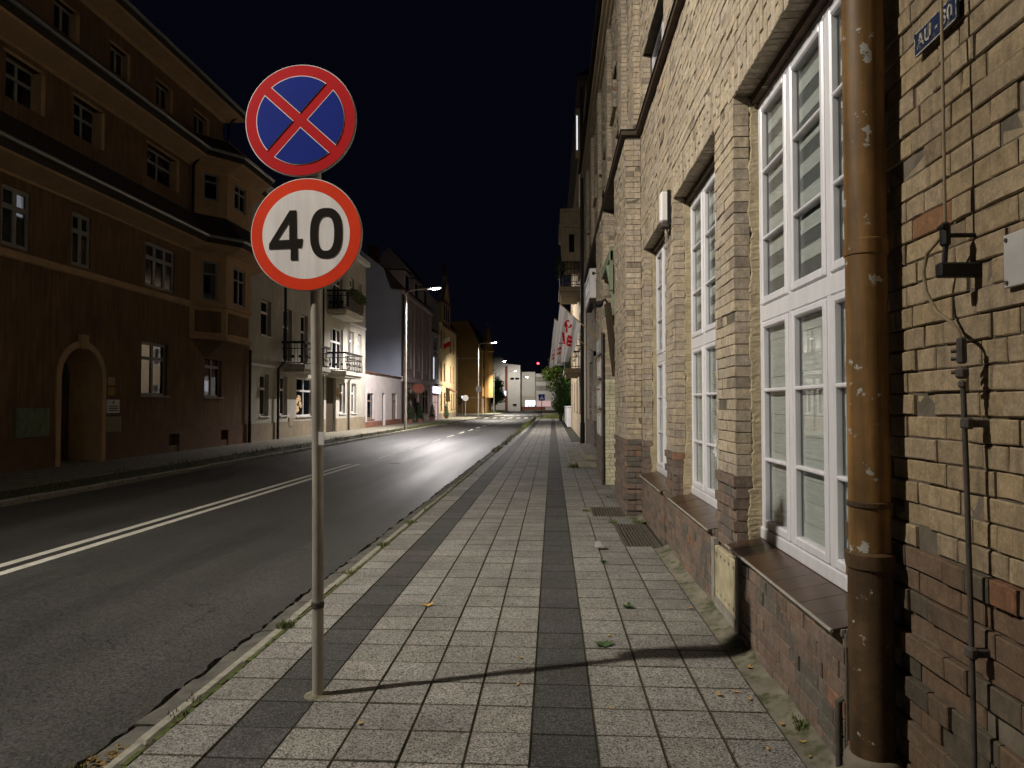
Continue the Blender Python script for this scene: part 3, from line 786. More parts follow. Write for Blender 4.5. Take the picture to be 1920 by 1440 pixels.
# upper and distant windows
def small_window(par, X, sgn, y0, y1, z0, z1, fm, gm, cols=2, transom=.36, rec=.16, sill=True, t_=.06, sm=None, name='window'):
    f = MB(); Xa = X - sgn*rec; Xb = Xa + sgn*.05
    f.box((Xa, y0, z0), (Xb, y0 + t_, z1)); f.box((Xa, y1 - t_, z0), (Xb, y1, z1)); f.box((Xa, y0 + t_, z1 - t_), (Xb, y1 - t_, z1)); f.box((Xa, y0 + t_, z0), (Xb, y1 - t_, z0 + t_))
    zt = z1 - (z1 - z0) * transom if transom else None
    for k in range(1, cols):
        y = y0 + (y1 - y0) * k / cols; f.box((Xa + sgn*.003, y - t_*.6, z0 + t_), (Xb + sgn*.004, y + t_*.6, z1 - t_))
    if zt: f.box((Xa + sgn*.005, y0 + t_, zt - t_*.6), (Xb + sgn*.008, y1 - t_, zt + t_*.6))
    o = f.build(name, fm, par)
    for k in range(cols):
        ya = y0 + (y1-y0)*k/cols; yb = y0 + (y1-y0)*(k+1)/cols
        for (za, zb) in (((z0, zt), (zt, z1)) if zt else ((z0, z1),)):
            p = MB(); p.box((Xa + sgn*.01, ya + .03, za + .02), (Xa + sgn*.02, yb - .03, zb - .02)); p.build('pane', gm, o)
    if sill:
        s_ = MB(); s_.box((X - sgn*rec, y0 - .06, z0 - .05), (X + sgn*.07, y1 + .06, z0 - .004)); s_.build('sill', sm or fm, o)
    return o
for (a, c, d, e) in ops[3:]:
    if d < 1: continue
    small_window(bb, XF, -1, a + .01, c - .01, d + .02, e - .01, M['wood_d'] if d > 7 else M['pvc'], M['gdark'], 2, .35, .18, sill=d > 5.6, sm=M['bplast'])
# doors
for (a, c, z0, z1, n) in ((12.3, 13.9, 0, 2.9, 2), (19.6, 21.6, .3, 2.9, 2)):
    m = MB(); m.box((XF + .30, a, z0), (XF + .36, c, z1)); d_ = m.build('door', M['wood_d'], bb)
    for k in range(n):
        for q in range(3):
            p = MB(); w_ = (c - a)/n; h = (z1 - z0)/3; p.bbox((XF + .28, a + k*w_ + .12, z0 + q*h + .12), (XF + .301, a + (k+1)*w_ - .12, z0 + (q+1)*h - .1), .01); p.build('door_panel', M['wood_d'], d_)
    p = MB(); p.tube([(XF + .27, (a+c)/2 + .1, z0 + 1.05), (XF + .22, (a+c)/2 + .1, z0 + 1.05), (XF + .22, (a+c)/2 + .22, z0 + 1.05)], .012, 8); p.build('handle', M['zinc'], d_)
# entrance steps
st = thing('entrance_steps', (.8, 20.5, 0), 'two low concrete entrance steps in front of the brick building', 'steps')
m = MB(); m.bbox((.42, 17.95, -.02), (1.26, 24.3, .13), .02); m.build('lower_step', M['concrete'], st)
m = MB(); m.bbox((.80, 18.7, .12), (1.262, 23.7, .29), .02); m.build('upper_step', M['concrete'], st)

# perforated panel on the plinth
ap = thing('access_panel', (XP, 5.2, .32), 'pale square panel with rows of holes in the plinth under the sill', 'panel')
m = MB(); m.bbox((XP - .012, 4.88, .135), (XP + .03, 5.5, .515), .006); m.build('plate', M['access'], ap)
hb = MB()
for z in (.465, .185):
    for k in range(5):
        y = 4.95 + k * .12; hb.lathe((0, 0, 0), [(.0001, 0), (.012, 0)], 10)
        n = len(hb.v)
        for q in range(n - 20, n): v = hb.v[q]; hb.v[q] = (XP - .0135, y + v[0], z + v[1])
hb.build('holes', M['black'], ap)
m = MB(); m.box((XP - .02, 4.80, .06), (XP + .02, 4.872, .56)); m.box((XP - .018, 5.508, .08), (XP + .02, 5.60, .56)); m.box((XP - .016, 4.872, .06), (XP + .02, 5.508, .128)); m.build('render_patch', M['cement'], ap)

# ---- drainpipe
dp = thing('drainpipe', (1.165, 2.62, 0), 'thick brown peeling drainpipe running down the brick wall', 'drainpipe')
PX, PY = 1.165, 2.70
m = MB(); m.tube([(PX, PY, 1.03), (PX, PY, 10.1)], .071, 28); smooth_by(m.build('upper_pipe', M['pipe'], dp))
for z in (2.16, 5.0, 8.0):
    m = MB(); m.lathe((PX, PY, z), [(.071, -.03), (.0755, -.026), (.076, .026), (.071, .03)], 28); smooth_by(m.build('joint_band', M['pipe'], dp))
m = MB(); m.lathe((PX, PY, 0), [(.076, .25), (.077, .8), (.076, .98), (.083, .985), (.084, 1.035), (.072, 1.045)], 28); smooth_by(m.build('lower_pipe', M['castiron'], dp))
m = MB(); m.lathe((PX, PY, 0), [(.09, -.05), (.092, .2), (.098, .22), (.098, .29), (.087, .305), (.077, .31)], 28); smooth_by(m.build('foot_collar', M['clay'], dp))
m = MB(); m.lathe((PX, PY, 1.215), [(.0712, -.012), (.0765, -.008), (.0765, .008), (.0712, .012)], 28); m.box((PX + .075, PY - .02, 1.205), (XF + .02, PY + .02, 1.225)); m.build('bracket', M['castiron'], dp)
# dark old pipe stub at the pavement beside the drainpipe
m = MB(); m.tube([(1.225, 3.17, -.03), (1.225, 3.17, .30), (1.255, 3.17, .32)], .013, 10); ps = m.build('pipe_stub', M['rust'], label='short rusty pipe stub at the wall foot left of the drainpipe', cat='pipe'); smooth_by(ps)

# ---- lightning conductor
lc = thing('lightning_conductor', (1.18, 2.2, 0), 'rusty lightning rod with black bracket and old cable on brick wall', 'lightning rod')
LX = 1.185; LY = 2.2
m = MB(); m.tube([(LX, LY, 2.12), (LX + .002, LY + .004, 3.0), (LX, LY, 4.5), (LX, LY, 10)], .0048, 8); m.build('upper_rod', M['cable'], lc)
m = MB(); m.bbox((LX - .014, LY - .015, 2.055), (LX + .012, LY + .015, 2.13), .008); m.tube([(LX, LY, 2.09), (XF + .01, LY, 2.09)], .007, 8); m.tube([(LX, LY, 2.06), (LX - .004, LY + .004, 1.99)], .008, 8); m.tube([(LX - .012, LY + .012, 2.115), (LX - .012, LY - .02, 2.115)], .007, 6); m.build('clamp', M['black'], lc)
m = MB(); m.bbox((1.158, 2.18, 1.962), (1.29, 2.215, 2.006), .006); m.build('bracket', M['black'], lc)
m = MB(); m.tube([(LX, LY + .003, 2.10), (1.18, 2.24, 2.078), (1.178, 2.292, 2.055), (1.176, 2.312, 2.0), (1.178, 2.303, 1.935), (1.182, 2.25, 1.865), (1.19, 2.185, 1.825), (1.197, 2.165, 1.8), (1.2, 2.155, 1.772)], .0056, 8); smooth_by(m.build('cable_loop', M['cable'], lc))
m = MB(); m.bbox((1.19, 2.143, 1.70), (1.212, 2.168, 1.778), .005); m.bbox((1.186, 2.14, 1.655), (1.217, 2.172, 1.69), .008); m.bbox((1.192, 2.145, 1.628), (1.21, 2.168, 1.652), .006)
for z in (1.738, 1.715, 1.675): m.tube([(1.183, 2.178, z), (1.2, 2.165, z)], .0065, 6)
m.build('connector', M['rust'], lc)
m = MB(); m.tube([(1.204, 2.157, 1.64), (1.21, 2.158, 1.36), (1.21, 2.152, 1.05), (1.212, 2.15, .75), (1.208, 2.14, .1)], .0078, 10); smooth_by(m.build('lower_rod', M['rust'], lc))
for z in (1.526, .863):
    m = MB(); m.bbox((1.202, 2.135, z - .013), (XF + .02, 2.162, z + .011), .004); m.bbox((1.196, 2.13, z - .018), (1.222, 2.168, z + .016), .006); m.build('wall_hook', M['rust'], lc)

# ---- plates
pl = thing('enamel_plate', (XF, 2.24, 2.92), 'worn blue enamel plate with white letters high on the brick wall', 'plate')
PYa, PYb, PZa, PZb = 2.232, 2.486, 2.772, 2.852
m = MB(); m.bbox((XF - .022, PYa, PZa), (XF - .012, PYb, PZb), .003); m.build('plate_body', M['plate'], pl)
m = MB()
for (a, b_, c, d) in ((PYa, PYb, PZb - .004, PZb), (PYa, PYb, PZa, PZa + .004), (PYa, PYa + .004, PZa, PZb), (PYb - .004, PYb, PZa, PZb)): m.box((XF - .024, a, c), (XF - .0215, b_, d))
m.build('rim', M['plate_w'], pl)
def text_mesh(name, txt, size, matm, parent, loc, rot, ext=.001, bold=.0, align='CENTER'):
    cu = bpy.data.curves.new(name, 'FONT'); cu.body = txt; cu.size = size; cu.extrude = ext; cu.align_x = align; cu.align_y = 'CENTER'; cu.offset = bold
    o = bpy.data.objects.new(name, cu); COL.objects.link(o)
    dg = bpy.context.evaluated_depsgraph_get(); me = bpy.data.meshes.new_from_object(o.evaluated_get(dg)); bpy.data.objects.remove(o)
    me.materials.clear(); me.materials.append(matm)
    r_ = Euler(rot).to_matrix().to_4x4(); me.transform(r_)
    ob = bpy.data.objects.new(name, me); COL.objects.link(ob); ob.parent = parent
    ob.location = Vector(loc) - OFF.get(parent, Vector((0, 0, 0))); OFF[ob] = Vector(loc)
    return ob
text_mesh('lettering', 'AU - 30', .066, M['plate_w'], pl, (XF - .0235, (PYa+PYb)/2, (PZa+PZb)/2), (math.pi/2, 0, -math.pi/2), .001, .001)
wp = thing('white_plate', (XF, 1.86, 2.08), 'chipped white metal plate screwed to the brick wall near the lightning rod', 'plate')
m = MB(); m.bbox((XF - .02, 1.74, 1.9), (XF - .012, 2.035, 2.048), .003); m.build('plate_body', M['offwhite'], wp)
m = MB()
for (y, z) in ((2.02, 1.915), (2.02, 2.033), (1.755, 1.915), (1.755, 2.033)): m.tube([(XF - .024, y, z), (XF - .015, y, z)], .006, 8)
m.build('screws', M['rust'], wp)

# ---- white wall lamp
wl = thing('wall_lamp', (1.2, 7.72, 3.65), 'white oblong wall lamp beside the lintel of the far white window', 'wall lamp')
m = MB(); m.bbox((1.155, 7.60, 3.53), (XF - .01, 7.72, 3.86), .02); m.build('diffuser', M['white'], wl)
m = MB(); m.bbox((1.16, 7.61, 3.47), (XF - .012, 7.71, 3.528), .012); m.tube([(1.23, 7.66, 3.47), (1.245, 7.66, 3.36)], .01, 8); m.build('base', M['rust'], wl)
m = MB(); m.box((1.225, 7.595, 3.5), (XF - .008, 7.6, 3.87)); m.build('back_plate', M['black'], wl)

# ---- grates
def grate(x0, x1, y0, y1, along_y, label):
    g = thing('cellar_grate', ((x0+x1)/2, (y0+y1)/2, 0), label, 'grate', 'cellar grates in the pavement')
    f = MB(); t_ = .022
    f.box((x0, y0, -.05), (x0 + t_, y1, .002)); f.box((x1 - t_, y0, -.05), (x1, y1, .002)); f.box((x0 + t_, y0, -.05), (x1 - t_, y0 + t_, .002)); f.box((x0 + t_, y1 - t_, -.05), (x1 - t_, y1, .002))
    f.build('frame', M['grate'], g)
    pit = MB(); pit.box((x0 + .001, y0 + .001, -.5), (x1 - .001, y1 - .001, -.40)); pit.build('pit', M['black'], g)
    n = 9 if along_y else 11
    for k in range(n):
        b = MB()
        u = x0 + t_ + (x1 - x0 - 2*t_) * (k + .5) / n; b.box((u - .0075, y0 + t_, -.03), (u + .0075, y1 - t_, -.002 + rnd.uniform(-.002, .002))); b.build('bar', M['grate'], g)
    for q in (.36, .68):
        b = MB(); y = y0 + (y1 - y0)*q; b.box((x0 + t_, y - .006, -.036), (x1 - t_, y + .006, -.008)); b.build('cross_bar', M['grate'], g)
grate(*GRATES[0], True, 'larger rusty iron cellar grate set in the pavement nearest the camera')
grate(*GRATES[1], False, 'smaller black cellar grate in the pavement at the brick pilaster foot')

# ================================================================== TRAFFIC SIGN POST
def outline_mesh(name, loops, fn, matm, parent, d0=0.0, d1=.0012):
    """flat filled shape with holes: loops of (a,b); fn maps (a,b,d) to world"""
    cu = bpy.data.curves.new(name, 'CURVE'); cu.dimensions = '2D'; cu.fill_mode = 'BOTH'
    for lp_ in loops:
        sp = cu.splines.new('POLY'); sp.points.add(len(lp_) - 1); sp.use_cyclic_u = True
        for p, (a, b) in zip(sp.points, lp_): p.co = (a, b, 0, 1)
    o = bpy.data.objects.new(name, cu); COL.objects.link(o)
    dg = bpy.context.evaluated_depsgraph_get(); me = bpy.data.meshes.new_from_object(o.evaluated_get(dg)); bpy.data.objects.remove(o)
    b = MB(); vs = [tuple(v.co) for v in me.vertices]
    for p in me.polygons: b.face([fn(vs[i][0], vs[i][1], d1) for i in p.vertices])
    return b.build(name, matm, parent)
SX, SY = -1.274, 3.839
sp_ = thing('traffic_sign_post', (SX, SY, 0), 'steel post with round no-stopping sign above round 40 speed limit sign', 'traffic sign')
m = MB(); m.tube([(SX, SY, -.1), (SX - .012, SY, 1.2), (SX - .03, SY, 2.2), (SX - .045, SY, 3.42)], .0305, 20); smooth_by(m.build('pole', M['galv'], sp_))
m = MB(); m.lathe((SX - .006, SY, .49), [(.0305, -.018), (.034, -.014), (.034, .014), (.0305, .018)], 16); m.box((SX - .04, SY - .012, .484), (SX - .028, SY + .01, .497)); m.build('clamp_band', M['rust'], sp_)
m = MB(); m.lathe((SX, SY, 0), [(.0305, .012), (.04, .009), (.062, .005), (.075, .003), (.076, -.01)], 18); m.build('base_collar', M['fillet'], sp_)
m = MB(); m.box((SX + .002, SY - .0325, 1.36), (SX + .03, SY - .022, 1.43)); m.build('sticker', M['white'], sp_)
YAW = R(-.5)
def disc_fn(cx, cz, tilt=0.0):
    ct, st_ = math.cos(tilt), math.sin(tilt)
    def fn(a, b, d):
        a2, b2 = (a*ct - b*st_)*1.035, (a*st_ + b*ct)*1.035
        # face turned slightly to the road (left)
        return (cx + a2*math.cos(YAW) - d*math.sin(-YAW), SY - .05 + a2*math.sin(YAW)*1.0 - d*math.cos(YAW), cz + b2)
    return fn
def circle(r, n=96, cx=0, cy=0): return [(cx + r*math.cos(2*math.pi*k/n), cy + r*math.sin(2*math.pi*k/n)) for k in range(n)]
def sign_disc(cx, cz, tilt, name):
    fn = disc_fn(cx, cz, tilt); m = MB()
    prof = [(.296, -.018), (.3, -.018), (.3015, -.003), (.300, 0), (.2945, .001)]
    n = 96; V = []
    for (r_, d) in prof: V += [fn(r_*math.cos(2*math.pi*k/n), r_*math.sin(2*math.pi*k/n), d) for k in range(n)]
    Fs = []
    for i in range(len(prof) - 1):
        for k in range(n): Fs.append((i*n+k, i*n+(k+1) % n, (i+1)*n+(k+1) % n, (i+1)*n+k))
    Fs.append(tuple((len(prof)-1)*n + k for k in range(n)))
    m.mesh(V, Fs); m.mesh([fn(.29*math.cos(2*math.pi*k/n), .29*math.sin(2*math.pi*k/n), -.004) for k in range(n)], [tuple(range(n))[::-1]])
    o = m.build(name, M['sgrey'], sp_)
    br = MB(); br.box((cx - .02, SY - .05, cz - .16), (cx + .03, SY + .04, cz - .13)); br.box((cx - .02, SY - .05, cz + .13), (cx + .03, SY + .04, cz + .16)); br.build('bracket', M['zinc'], o)
    return fn, o
fn1, s1 = sign_disc(-1.382, 3.142, R(2), 'no_stopping_sign')
outline_mesh('white_edge', [circle(.2985)], fn1, M['swhite'], s1, d1=.0018)
outline_mesh('red_face', [circle(.2955)], fn1, M['sred'], s1, d1=.003)
def sector(ang, Rr, hw):
    """quarter of a disc bounded by two diagonal stripes of half width hw"""
    pts = []; a0 = math.asin(hw / Rr)
    lo, hi = ang - math.pi/4 + a0, ang + math.pi/4 - a0
    for k in range(25):
        t_ = lo + (hi - lo)*k/24; pts.append((Rr*math.cos(t_), Rr*math.sin(t_)))
    pts.append((hw*math.sqrt(2)*math.cos(ang), hw*math.sqrt(2)*math.sin(ang))); return pts
for k in range(4):
    outline_mesh('white_outline', [sector(k*math.pi/2 + R(1), .239, .0255)], fn1, M['swhite'], s1, d1=.0045)
    outline_mesh('blue_quarter', [sector(k*math.pi/2 + R(1), .2345, .0292)], fn1, M['sblue'], s1, d1=.006)
fn2, s2 = sign_disc(-1.345, 2.51, 0, 'speed_limit_sign')
outline_mesh('white_edge', [circle(.2985)], fn2, M['swhite'], s2, d1=.0018)
outline_mesh('red_ring', [circle(.2958), circle(.236)], fn2, M['sorange'], s2, d1=.003)
outline_mesh('white_face', [circle(.236)], fn2, M['swhite'], s2, d1=.0032)
S_ = .3 / 305
P4 = [(330,897),(367,897),(371,1052),(405,1052),(397,1101),(376,1101),(378,1168),(338,1168),(337,1104),(218,1107),(218,1078)]
H4 = [(328,962),(329,1056),(265,1058)]
cv = lambda L_: [((x - 420)*S_, -(y - 1028)*S_) for x, y in L_]
outline_mesh('digit_four', [cv(P4), cv(H4)], fn2, M['sblack'], s2, d1=.005)
def sup(cx, cy, rx, ry, n=72, e=2.5):
    return [(cx + rx*math.copysign(abs(math.cos(t_))**(2/e), math.cos(t_)), cy + ry*math.copysign(abs(math.sin(t_))**(2/e), math.sin(t_))) for t_ in (2*math.pi*k/n for k in range(n))]
outline_mesh('digit_zero', [sup((531.5-420)*S_, -(1023.5-1028)*S_, 88.5*S_, 136.5*S_), sup((531-420)*S_, -(1025.5-1028)*S_, 44*S_, 92.5*S_)], fn2, M['sblack'], s2, d1=.005)

# ================================================================== STREET LAMPS
def street_lamp(xp, y, h, xh, label, light=True, power=1.0, tilt=28, cone=160, blend=.6, yaw=0, col=(1.0, .93, .83), second=None):
    t_ = thing('street_lamp', (xp, y, 0), label, 'street lamp', 'street lamps along the left kerb')
    m = MB(); m.tube([(xp, y, -.05), (xp, y, 1.0), (xp, y, 1.05), (xp, y, h*.62), (xp, y, h - .35)], [.09, .088, .07, .058, .05], 14); smooth_by(m.build('pole', M['galv'], t_))
    m = MB(); m.tube([(xp, y, h - .36), (xp + .08, y, h - .12), (xp + .35, y, h + .02), (xh - .3, y, h + .14)], .035, 10); smooth_by(m.build('arm', M['galv'], t_))
    hd = MB(); tl = .10
    prof = [(-.42, .05), (-.30, .10), (.1, .12), (.36, .09), (.42, .03)]
    V = []
    for (u, q) in prof:
        z = h + .10 + u*tl
        V += [(xh + u, y - .14 if abs(u) < .4 else y - .09, z), (xh + u, y - .10, z + q), (xh + u, y + .10, z + q), (xh + u, y + .14 if abs(u) < .4 else y + .09, z)]
    n = len(prof); Fs = [(0,1,2,3), tuple(reversed(range(4*n-4, 4*n)))]
    for i in range(n - 1):
        for k in range(3): Fs.append((4*i+k, 4*i+k+4, 4*i+k+5, 4*i+k+1))
    # underside rim (the lens sits inside)
    hd.mesh(V, Fs); hb_ = hd.build('lamp_head', M['zinc'], t_)
    ln = MB(); V = []
    ln.mesh([(xh - .2, y - .11, h + .075), (xh + .34, y - .11, h + .125), (xh + .34, y + .11, h + .125), (xh - .2, y + .11, h + .075),
             (xh - .1, y - .07, h + .045), (xh + .26, y - .07, h + .08), (xh + .26, y + .07, h + .08), (xh - .1, y + .07, h + .045)],
            [(4,5,6,7), (0,1,5,4), (1,2,6,5), (2,3,7,6), (3,0,4,7)])
    ln.build('lens', M['lens'] if light else M['white'], hb_)
    if light:
        for (pw_, tl_, yw_, cn_, bl_) in [(power, tilt, yaw, cone, blend)] + ([second] if second else []):        # main spot, plus an added second spot to brighten far wall and pavement
            li = bpy.data.lights.new('street_lamp_light', 'SPOT'); li.energy = LAMP_W * pw_; li.color = col
            li.spot_size = R(cn_); li.spot_blend = bl_; li.shadow_soft_size = .10
            lo = bpy.data.objects.new('street_lamp_light', li); COL.objects.link(lo); lo.parent = t_
            lo.location = Vector((xh + .08, y, h + .02)) - OFF[t_]
            d = Vector((math.sin(R(tl_))*math.cos(R(yw_)), math.sin(R(tl_))*math.sin(R(yw_)), -math.cos(R(tl_)))); lo.rotation_euler = d.to_track_quat('-Z', 'Y').to_euler()
    return t_
street_lamp(-8.85, 1.75, 8.6, -7.05, 'street lamp on the left kerb opposite the traffic sign post', power=.77, tilt=54, cone=136, blend=.9, yaw=22, second=(.95, 70, 52, 96, 1.0))
street_lamp(-8.85, -40, 8.6, -7.05, 'street lamp on the left kerb far behind the traffic sign post', power=.7, tilt=46, cone=150, blend=.9)
street_lamp(-8.87, 42.5, 8.5, -7.15, 'nearest and brightest street lamp in view, before the mauve house', power=2.1, tilt=18, cone=172, blend=.35, yaw=25, col=(1, .94, .92))
street_lamp(-8.6, 82.0, 8.65, -6.85, 'second street lamp, in front of the ochre gable, with round signs on its pole', power=2.6, tilt=16, yaw=60, cone=172)
street_lamp(-10.1, 122, 8.9, -8.35, 'third street lamp along the kerb, before the dark bushy tree', power=3.0)
street_lamp(-10.4, 164, 9.2, -8.7, 'fourth street lamp along the kerb, before the pale modern block', power=.62, tilt=40, yaw=75, cone=170)
street_lamp(-9.6, 196, 9.0, -7.2, 'farthest small street lamp at the end of the street', power=.5, tilt=55, yaw=80, cone=172)

# ================================================================== things on the brick building
# canopy bracket and green corbels at the first entrance
cb = thing('canopy_bracket', (1.1, 12.9, 3), 'weathered green wooden canopy bracket left over above the first entrance', 'bracket')
m = MB(); m.bbox((.98, 12.10, 3.52), (1.04, 12.2, 4.28), .008); m.build('post', M['wood'], cb)
def beam(name, a, b, w_, h_, par, mt):
    a = Vector(a); b = Vector(b); t_ = (b - a).normalized(); s_ = t_.cross(Vector((0, 0, 1)))
    if s_.length < .01: s_ = Vector((1, 0, 0))
    s_.normalize(); u = s_.cross(t_); mm = MB(); V = []
    for p in (a, b):
        for (x, y) in ((-1,-1),(1,-1),(1,1),(-1,1)): V.append(p + s_*x*w_/2 + u*y*h_/2)
    mm.mesh(V, [(0,1,2,3),(7,6,5,4),(0,4,5,1),(1,5,6,2),(2,6,7,3),(3,7,4,0)]); return mm.build(name, mt, par)
beam('strut', (1.0, 12.35, 4.0), (1.22, 12.25, 2.65), .10, .12, cb, M['wood'])
beam('strut', (1.02, 13.2, 3.45), (1.14, 12.9, 2.1), .08, .12, cb, M['wood_d'])
beam('cross_beam', (1.01, 12.1, 4.12), (1.01, 14.0, 4.12), .09, .16, cb, M['wood'])
beam('cross_beam', (1.0, 14.0, 3.4), (1.26, 14.0, 3.4), .09, .14, cb, M['wood'])
m = MB(); m.bbox((1.08, 12.06, 2.45), (1.27, 12.4, 2.62), .01); m.build('bracket_foot', M['wood'], cb)
m = MB()
for i in range(3): m.bbox((1.10 + .02*i, 12.07, 4.38 - .12*i), (1.268, 12.42, 4.49 - .12*i), .006)
m.build('corbel', M['wood'], cb)
m = MB()
for i in range(3): m.bbox((1.0, 16.31, 3.5 - .11*i), (1.2, 16.6, 3.6 - .11*i), .006)
m.build('corbel', M['wood'], cb)
# black floodlight
fl = thing('floodlight', (.95, 13.6, 3.55), 'small black floodlight on a bent arm above the entrance', 'floodlight')
m = MB(); m.bbox((.78, 13.3, 3.42), (.95, 13.55, 3.52), .03); m.build('head', M['black'], fl)
m = MB(); m.tube([(.9, 13.45, 3.5), (1.0, 13.5, 3.58), (1.06, 13.6, 3.5)], .02, 8); m.build('arm', M['black'], fl)
# grey conduit on the second pilaster corner
m = MB(); m.tube([(.985, 14.06, 0), (.985, 14.06, 3.0)], .025, 8); smooth_by(m.build('conduit', M['rust'], label='thin rusty conduit up the corner of the whitewashed pilaster', cat='conduit'))
# notice boards on the second pilaster
for i, (z0, z1, y0, y1, lab) in enumerate(((2.62, 2.95, 14.5, 15.5, 'topmost grey notice board on the second pilaster'), (2.12, 2.5, 14.4, 15.3, 'white framed notice board under the grey one on the pilaster'),
                                    (1.5, 2.0, 14.3, 15.4, 'long white notice board with red line at eye level'), (.95, 1.4, 14.3, 15.4, 'lowest white notice board on the second pilaster'))):
    b = thing('notice_board', (1.0, (y0+y1)/2, z0), lab, 'notice board', 'notice boards on the pilaster')
    m = MB(); m.bbox((.955, y0, z0), (.995, y1, z1), .005); m.build('board', M['offwhite'] if i else M['zinc'], b)
    m = MB(); m.box((.951, y0 + .05, z0 + .05), (.9545, y1 - .05, z1 - .05)); m.build('sheet', M['white'] if i != 0 else M['lightbox'], b)
    if i == 2: m = MB(); m.box((.948, y0 + .1, z1 - .12), (.9505, y1 - .2, z1 - .09)); m.build('red_line', M['flag_red'], b)
# light box sign
lb = thing('light_box', (1.1, 19.8, 4.5), 'white projecting light box sign high on the brick facade', 'sign')
m = MB(); m.bbox((.99, 18.95, 4.42), (1.2, 21.2, 5.22), .02); m.build('case', M['swhite'], lb)
m = MB(); m.mesh([(.99, 18.95, 4.418), (1.2, 18.95, 4.418), (1.2, 21.2, 4.418), (.99, 21.2, 4.418), (1.0, 19.0, 4.3), (1.16, 19.0, 4.3), (1.16, 21.1, 4.3), (1.0, 21.1, 4.3)], [(0,1,5,4),(1,2,6,5),(2,3,7,6),(3,0,4,7),(4,5,6,7)]); m.build('underside', M['wood_d'], lb)
m = MB(); m.box((.984, 19.1, 4.5), (.9885, 21.05, 5.14)); m.build('face', M['lightbox'], lb)
m = MB(); m.box((.980, 19.3, 4.62), (.9835, 20.85, 4.66)); m.box((.980, 19.3, 4.98), (.9835, 20.85, 5.02)); m.build('dark_bands', M['wood_d'], lb)
m = MB(); m.tube([(1.2, 18.93, 5.08), (1.12, 18.93, 5.08)], .015, 8); m.box((1.06, 18.925, 5.04), (1.12, 18.945, 5.12)); m.build('bracket', M['black'], lb)
# flags
def flag(yb, tip, base, drop, seed, label, lenp):
    t_ = thing('flag', base, label, 'flag', 'white and red flags on the brick facade'); rr = random.Random(seed)
    tip = Vector(tip); base = Vector(base); m = MB(); m.tube([base, tip], .014, 8); m.build('flagpole', M['wood_pole'], t_)
    m = MB(); m.bbox((base.x - .03, base.y - .04, base.z - .08), (base.x + .1, base.y + .04, base.z + .06), .01); m.build('socket', M['rust'], t_)
    nu, nv = 40, 56; d = (base - tip).normalized(); V = []
    ph = rr.uniform(0, 6)
    for j in range(nv + 1):
        v = j / nv
        for i in range(nu + 1):
            u = i / nu
            s_ = u * lenp * (1 - .32 * v)                      # gathers towards the bottom
            p = tip + d * s_
            dz = drop * v * (1 - .42*u*u*1.0) + .05*v*math.sin(u*9 + ph)
            fold = (.03 + .11*v) * math.sin(u*15 + ph + v*1.5) + .05*v*math.sin(u*5 + ph)
            # the hanging cloth falls straight down from the pole
            V.append((p.x - .16*v*(1 - u)*math.sin(ph) + .02*math.sin(u*20)*v, p.y + fold, p.z - dz))
    b = MB(); b.mesh(V, []); Fs = []
    def red(u, v):
        def el(cu, cv_, ru, rv): return ((u-cu)/ru)**2 + ((v-cv_)/rv)**2 < 1
        def ringp(cu, cv_, ru, rv, w_): q = ((u-cu)/ru)**2 + ((v-cv_)/rv)**2; return (1-w_)**2 < q < 1
        if ringp(.48, .22, .14, .075, .42) and not (u > .50 and v < .2): return True
        if el(.36, .27, .07, .05): return True
        if el(.42, .36, .05, .06) : return True
        if el(.62, .55, .13, .13) and (int(v*60) % 5 != 0 or u < .58): return True
        if abs(u - .30 - (v-.45)*.5) < .045 and .42 < v < .64: return True
        if .62 < v < .645 and .12 < u < .42: return True
        for cu, cv_ in ((.12, .74), (.25, .73), (.12, .82), (.25, .81)):
            if el(cu, cv_, .045, .028): return True
        return False
    for j in range(nv):
        for i in range(nu):
            Fs.append((j*(nu+1)+i, j*(nu+1)+i+1, (j+1)*(nu+1)+i+1, (j+1)*(nu+1)+i))
            b.mi.append(1 if red((i+.5)/nu, (j+.5)/nv) else 0); b.c.append(None)
    b.f = Fs
    o = b.build('cloth', [M['flag'], M['flag_red']], t_); o.data.polygons.foreach_set('use_smooth', [True]*len(o.data.polygons))
flag(18.2, (.19, 18.2, 4.16), (1.2, 18.2, 3.22), 1.5, 3, 'nearer white flag with red emblem hanging from an angled wooden pole', .74)
flag(20.2, (.06, 20.4, 4.05), (1.2, 20.4, 3.05), 1.35, 8, 'farther white flag with red emblem half hidden behind the nearer flag', .72)

# ================================================================== BUFF BUILDING (right, beyond the brick one)
b2 = thing('buff_building', (1.3, 36, 0), 'tall buff rendered house with balconies beyond the brick building', 'building')
XB = 1.30
opsB = [(33 + 4.2*i, 34.2 + 4.2*i, z, z + 1.7) for i in range(4) for z in (1.2, 4.2, 7.6, 10.8)]
m = MB(); wall_grid(m, XB, -1, 26.56, 50, -.1, 14.0, opsB, .2); m.box((XB + .2, 26.56, -.1), (10, 26.6, 14)); m.box((XB + .01, 49.9, -.1), (10, 50, 14)); m.build('wall', M['bplast'], b2)
for k_, (a, c, d, e) in enumerate(opsB): small_window(b2, XB, -1, a, c, d, e, M['pvc'], M['lit_win'] if k_ in (3,) else M['gdark'], 2, .33, .12, sm=M['bplast'])
m = MB(); m.mesh([(XB - .35, 26.5, 14), (XB - .35, 50.2, 14), (6, 50.2, 17), (6, 26.5, 17)], [(0,1,2,3)]); m.box((XB - .35, 26.5, 13.8), (XB + .2, 50.2, 13.99)); m.build('roof', M['roof'], b2)
m = MB(); m.tube([(1.12, 26.75, .3), (1.12, 26.75, 13.6)], .065, 12); m.tube([(1.12, 26.75, -.02), (1.12, 26.75, .9)], .09, 12); smooth_by(m.build('downpipe', M['black'], b2))
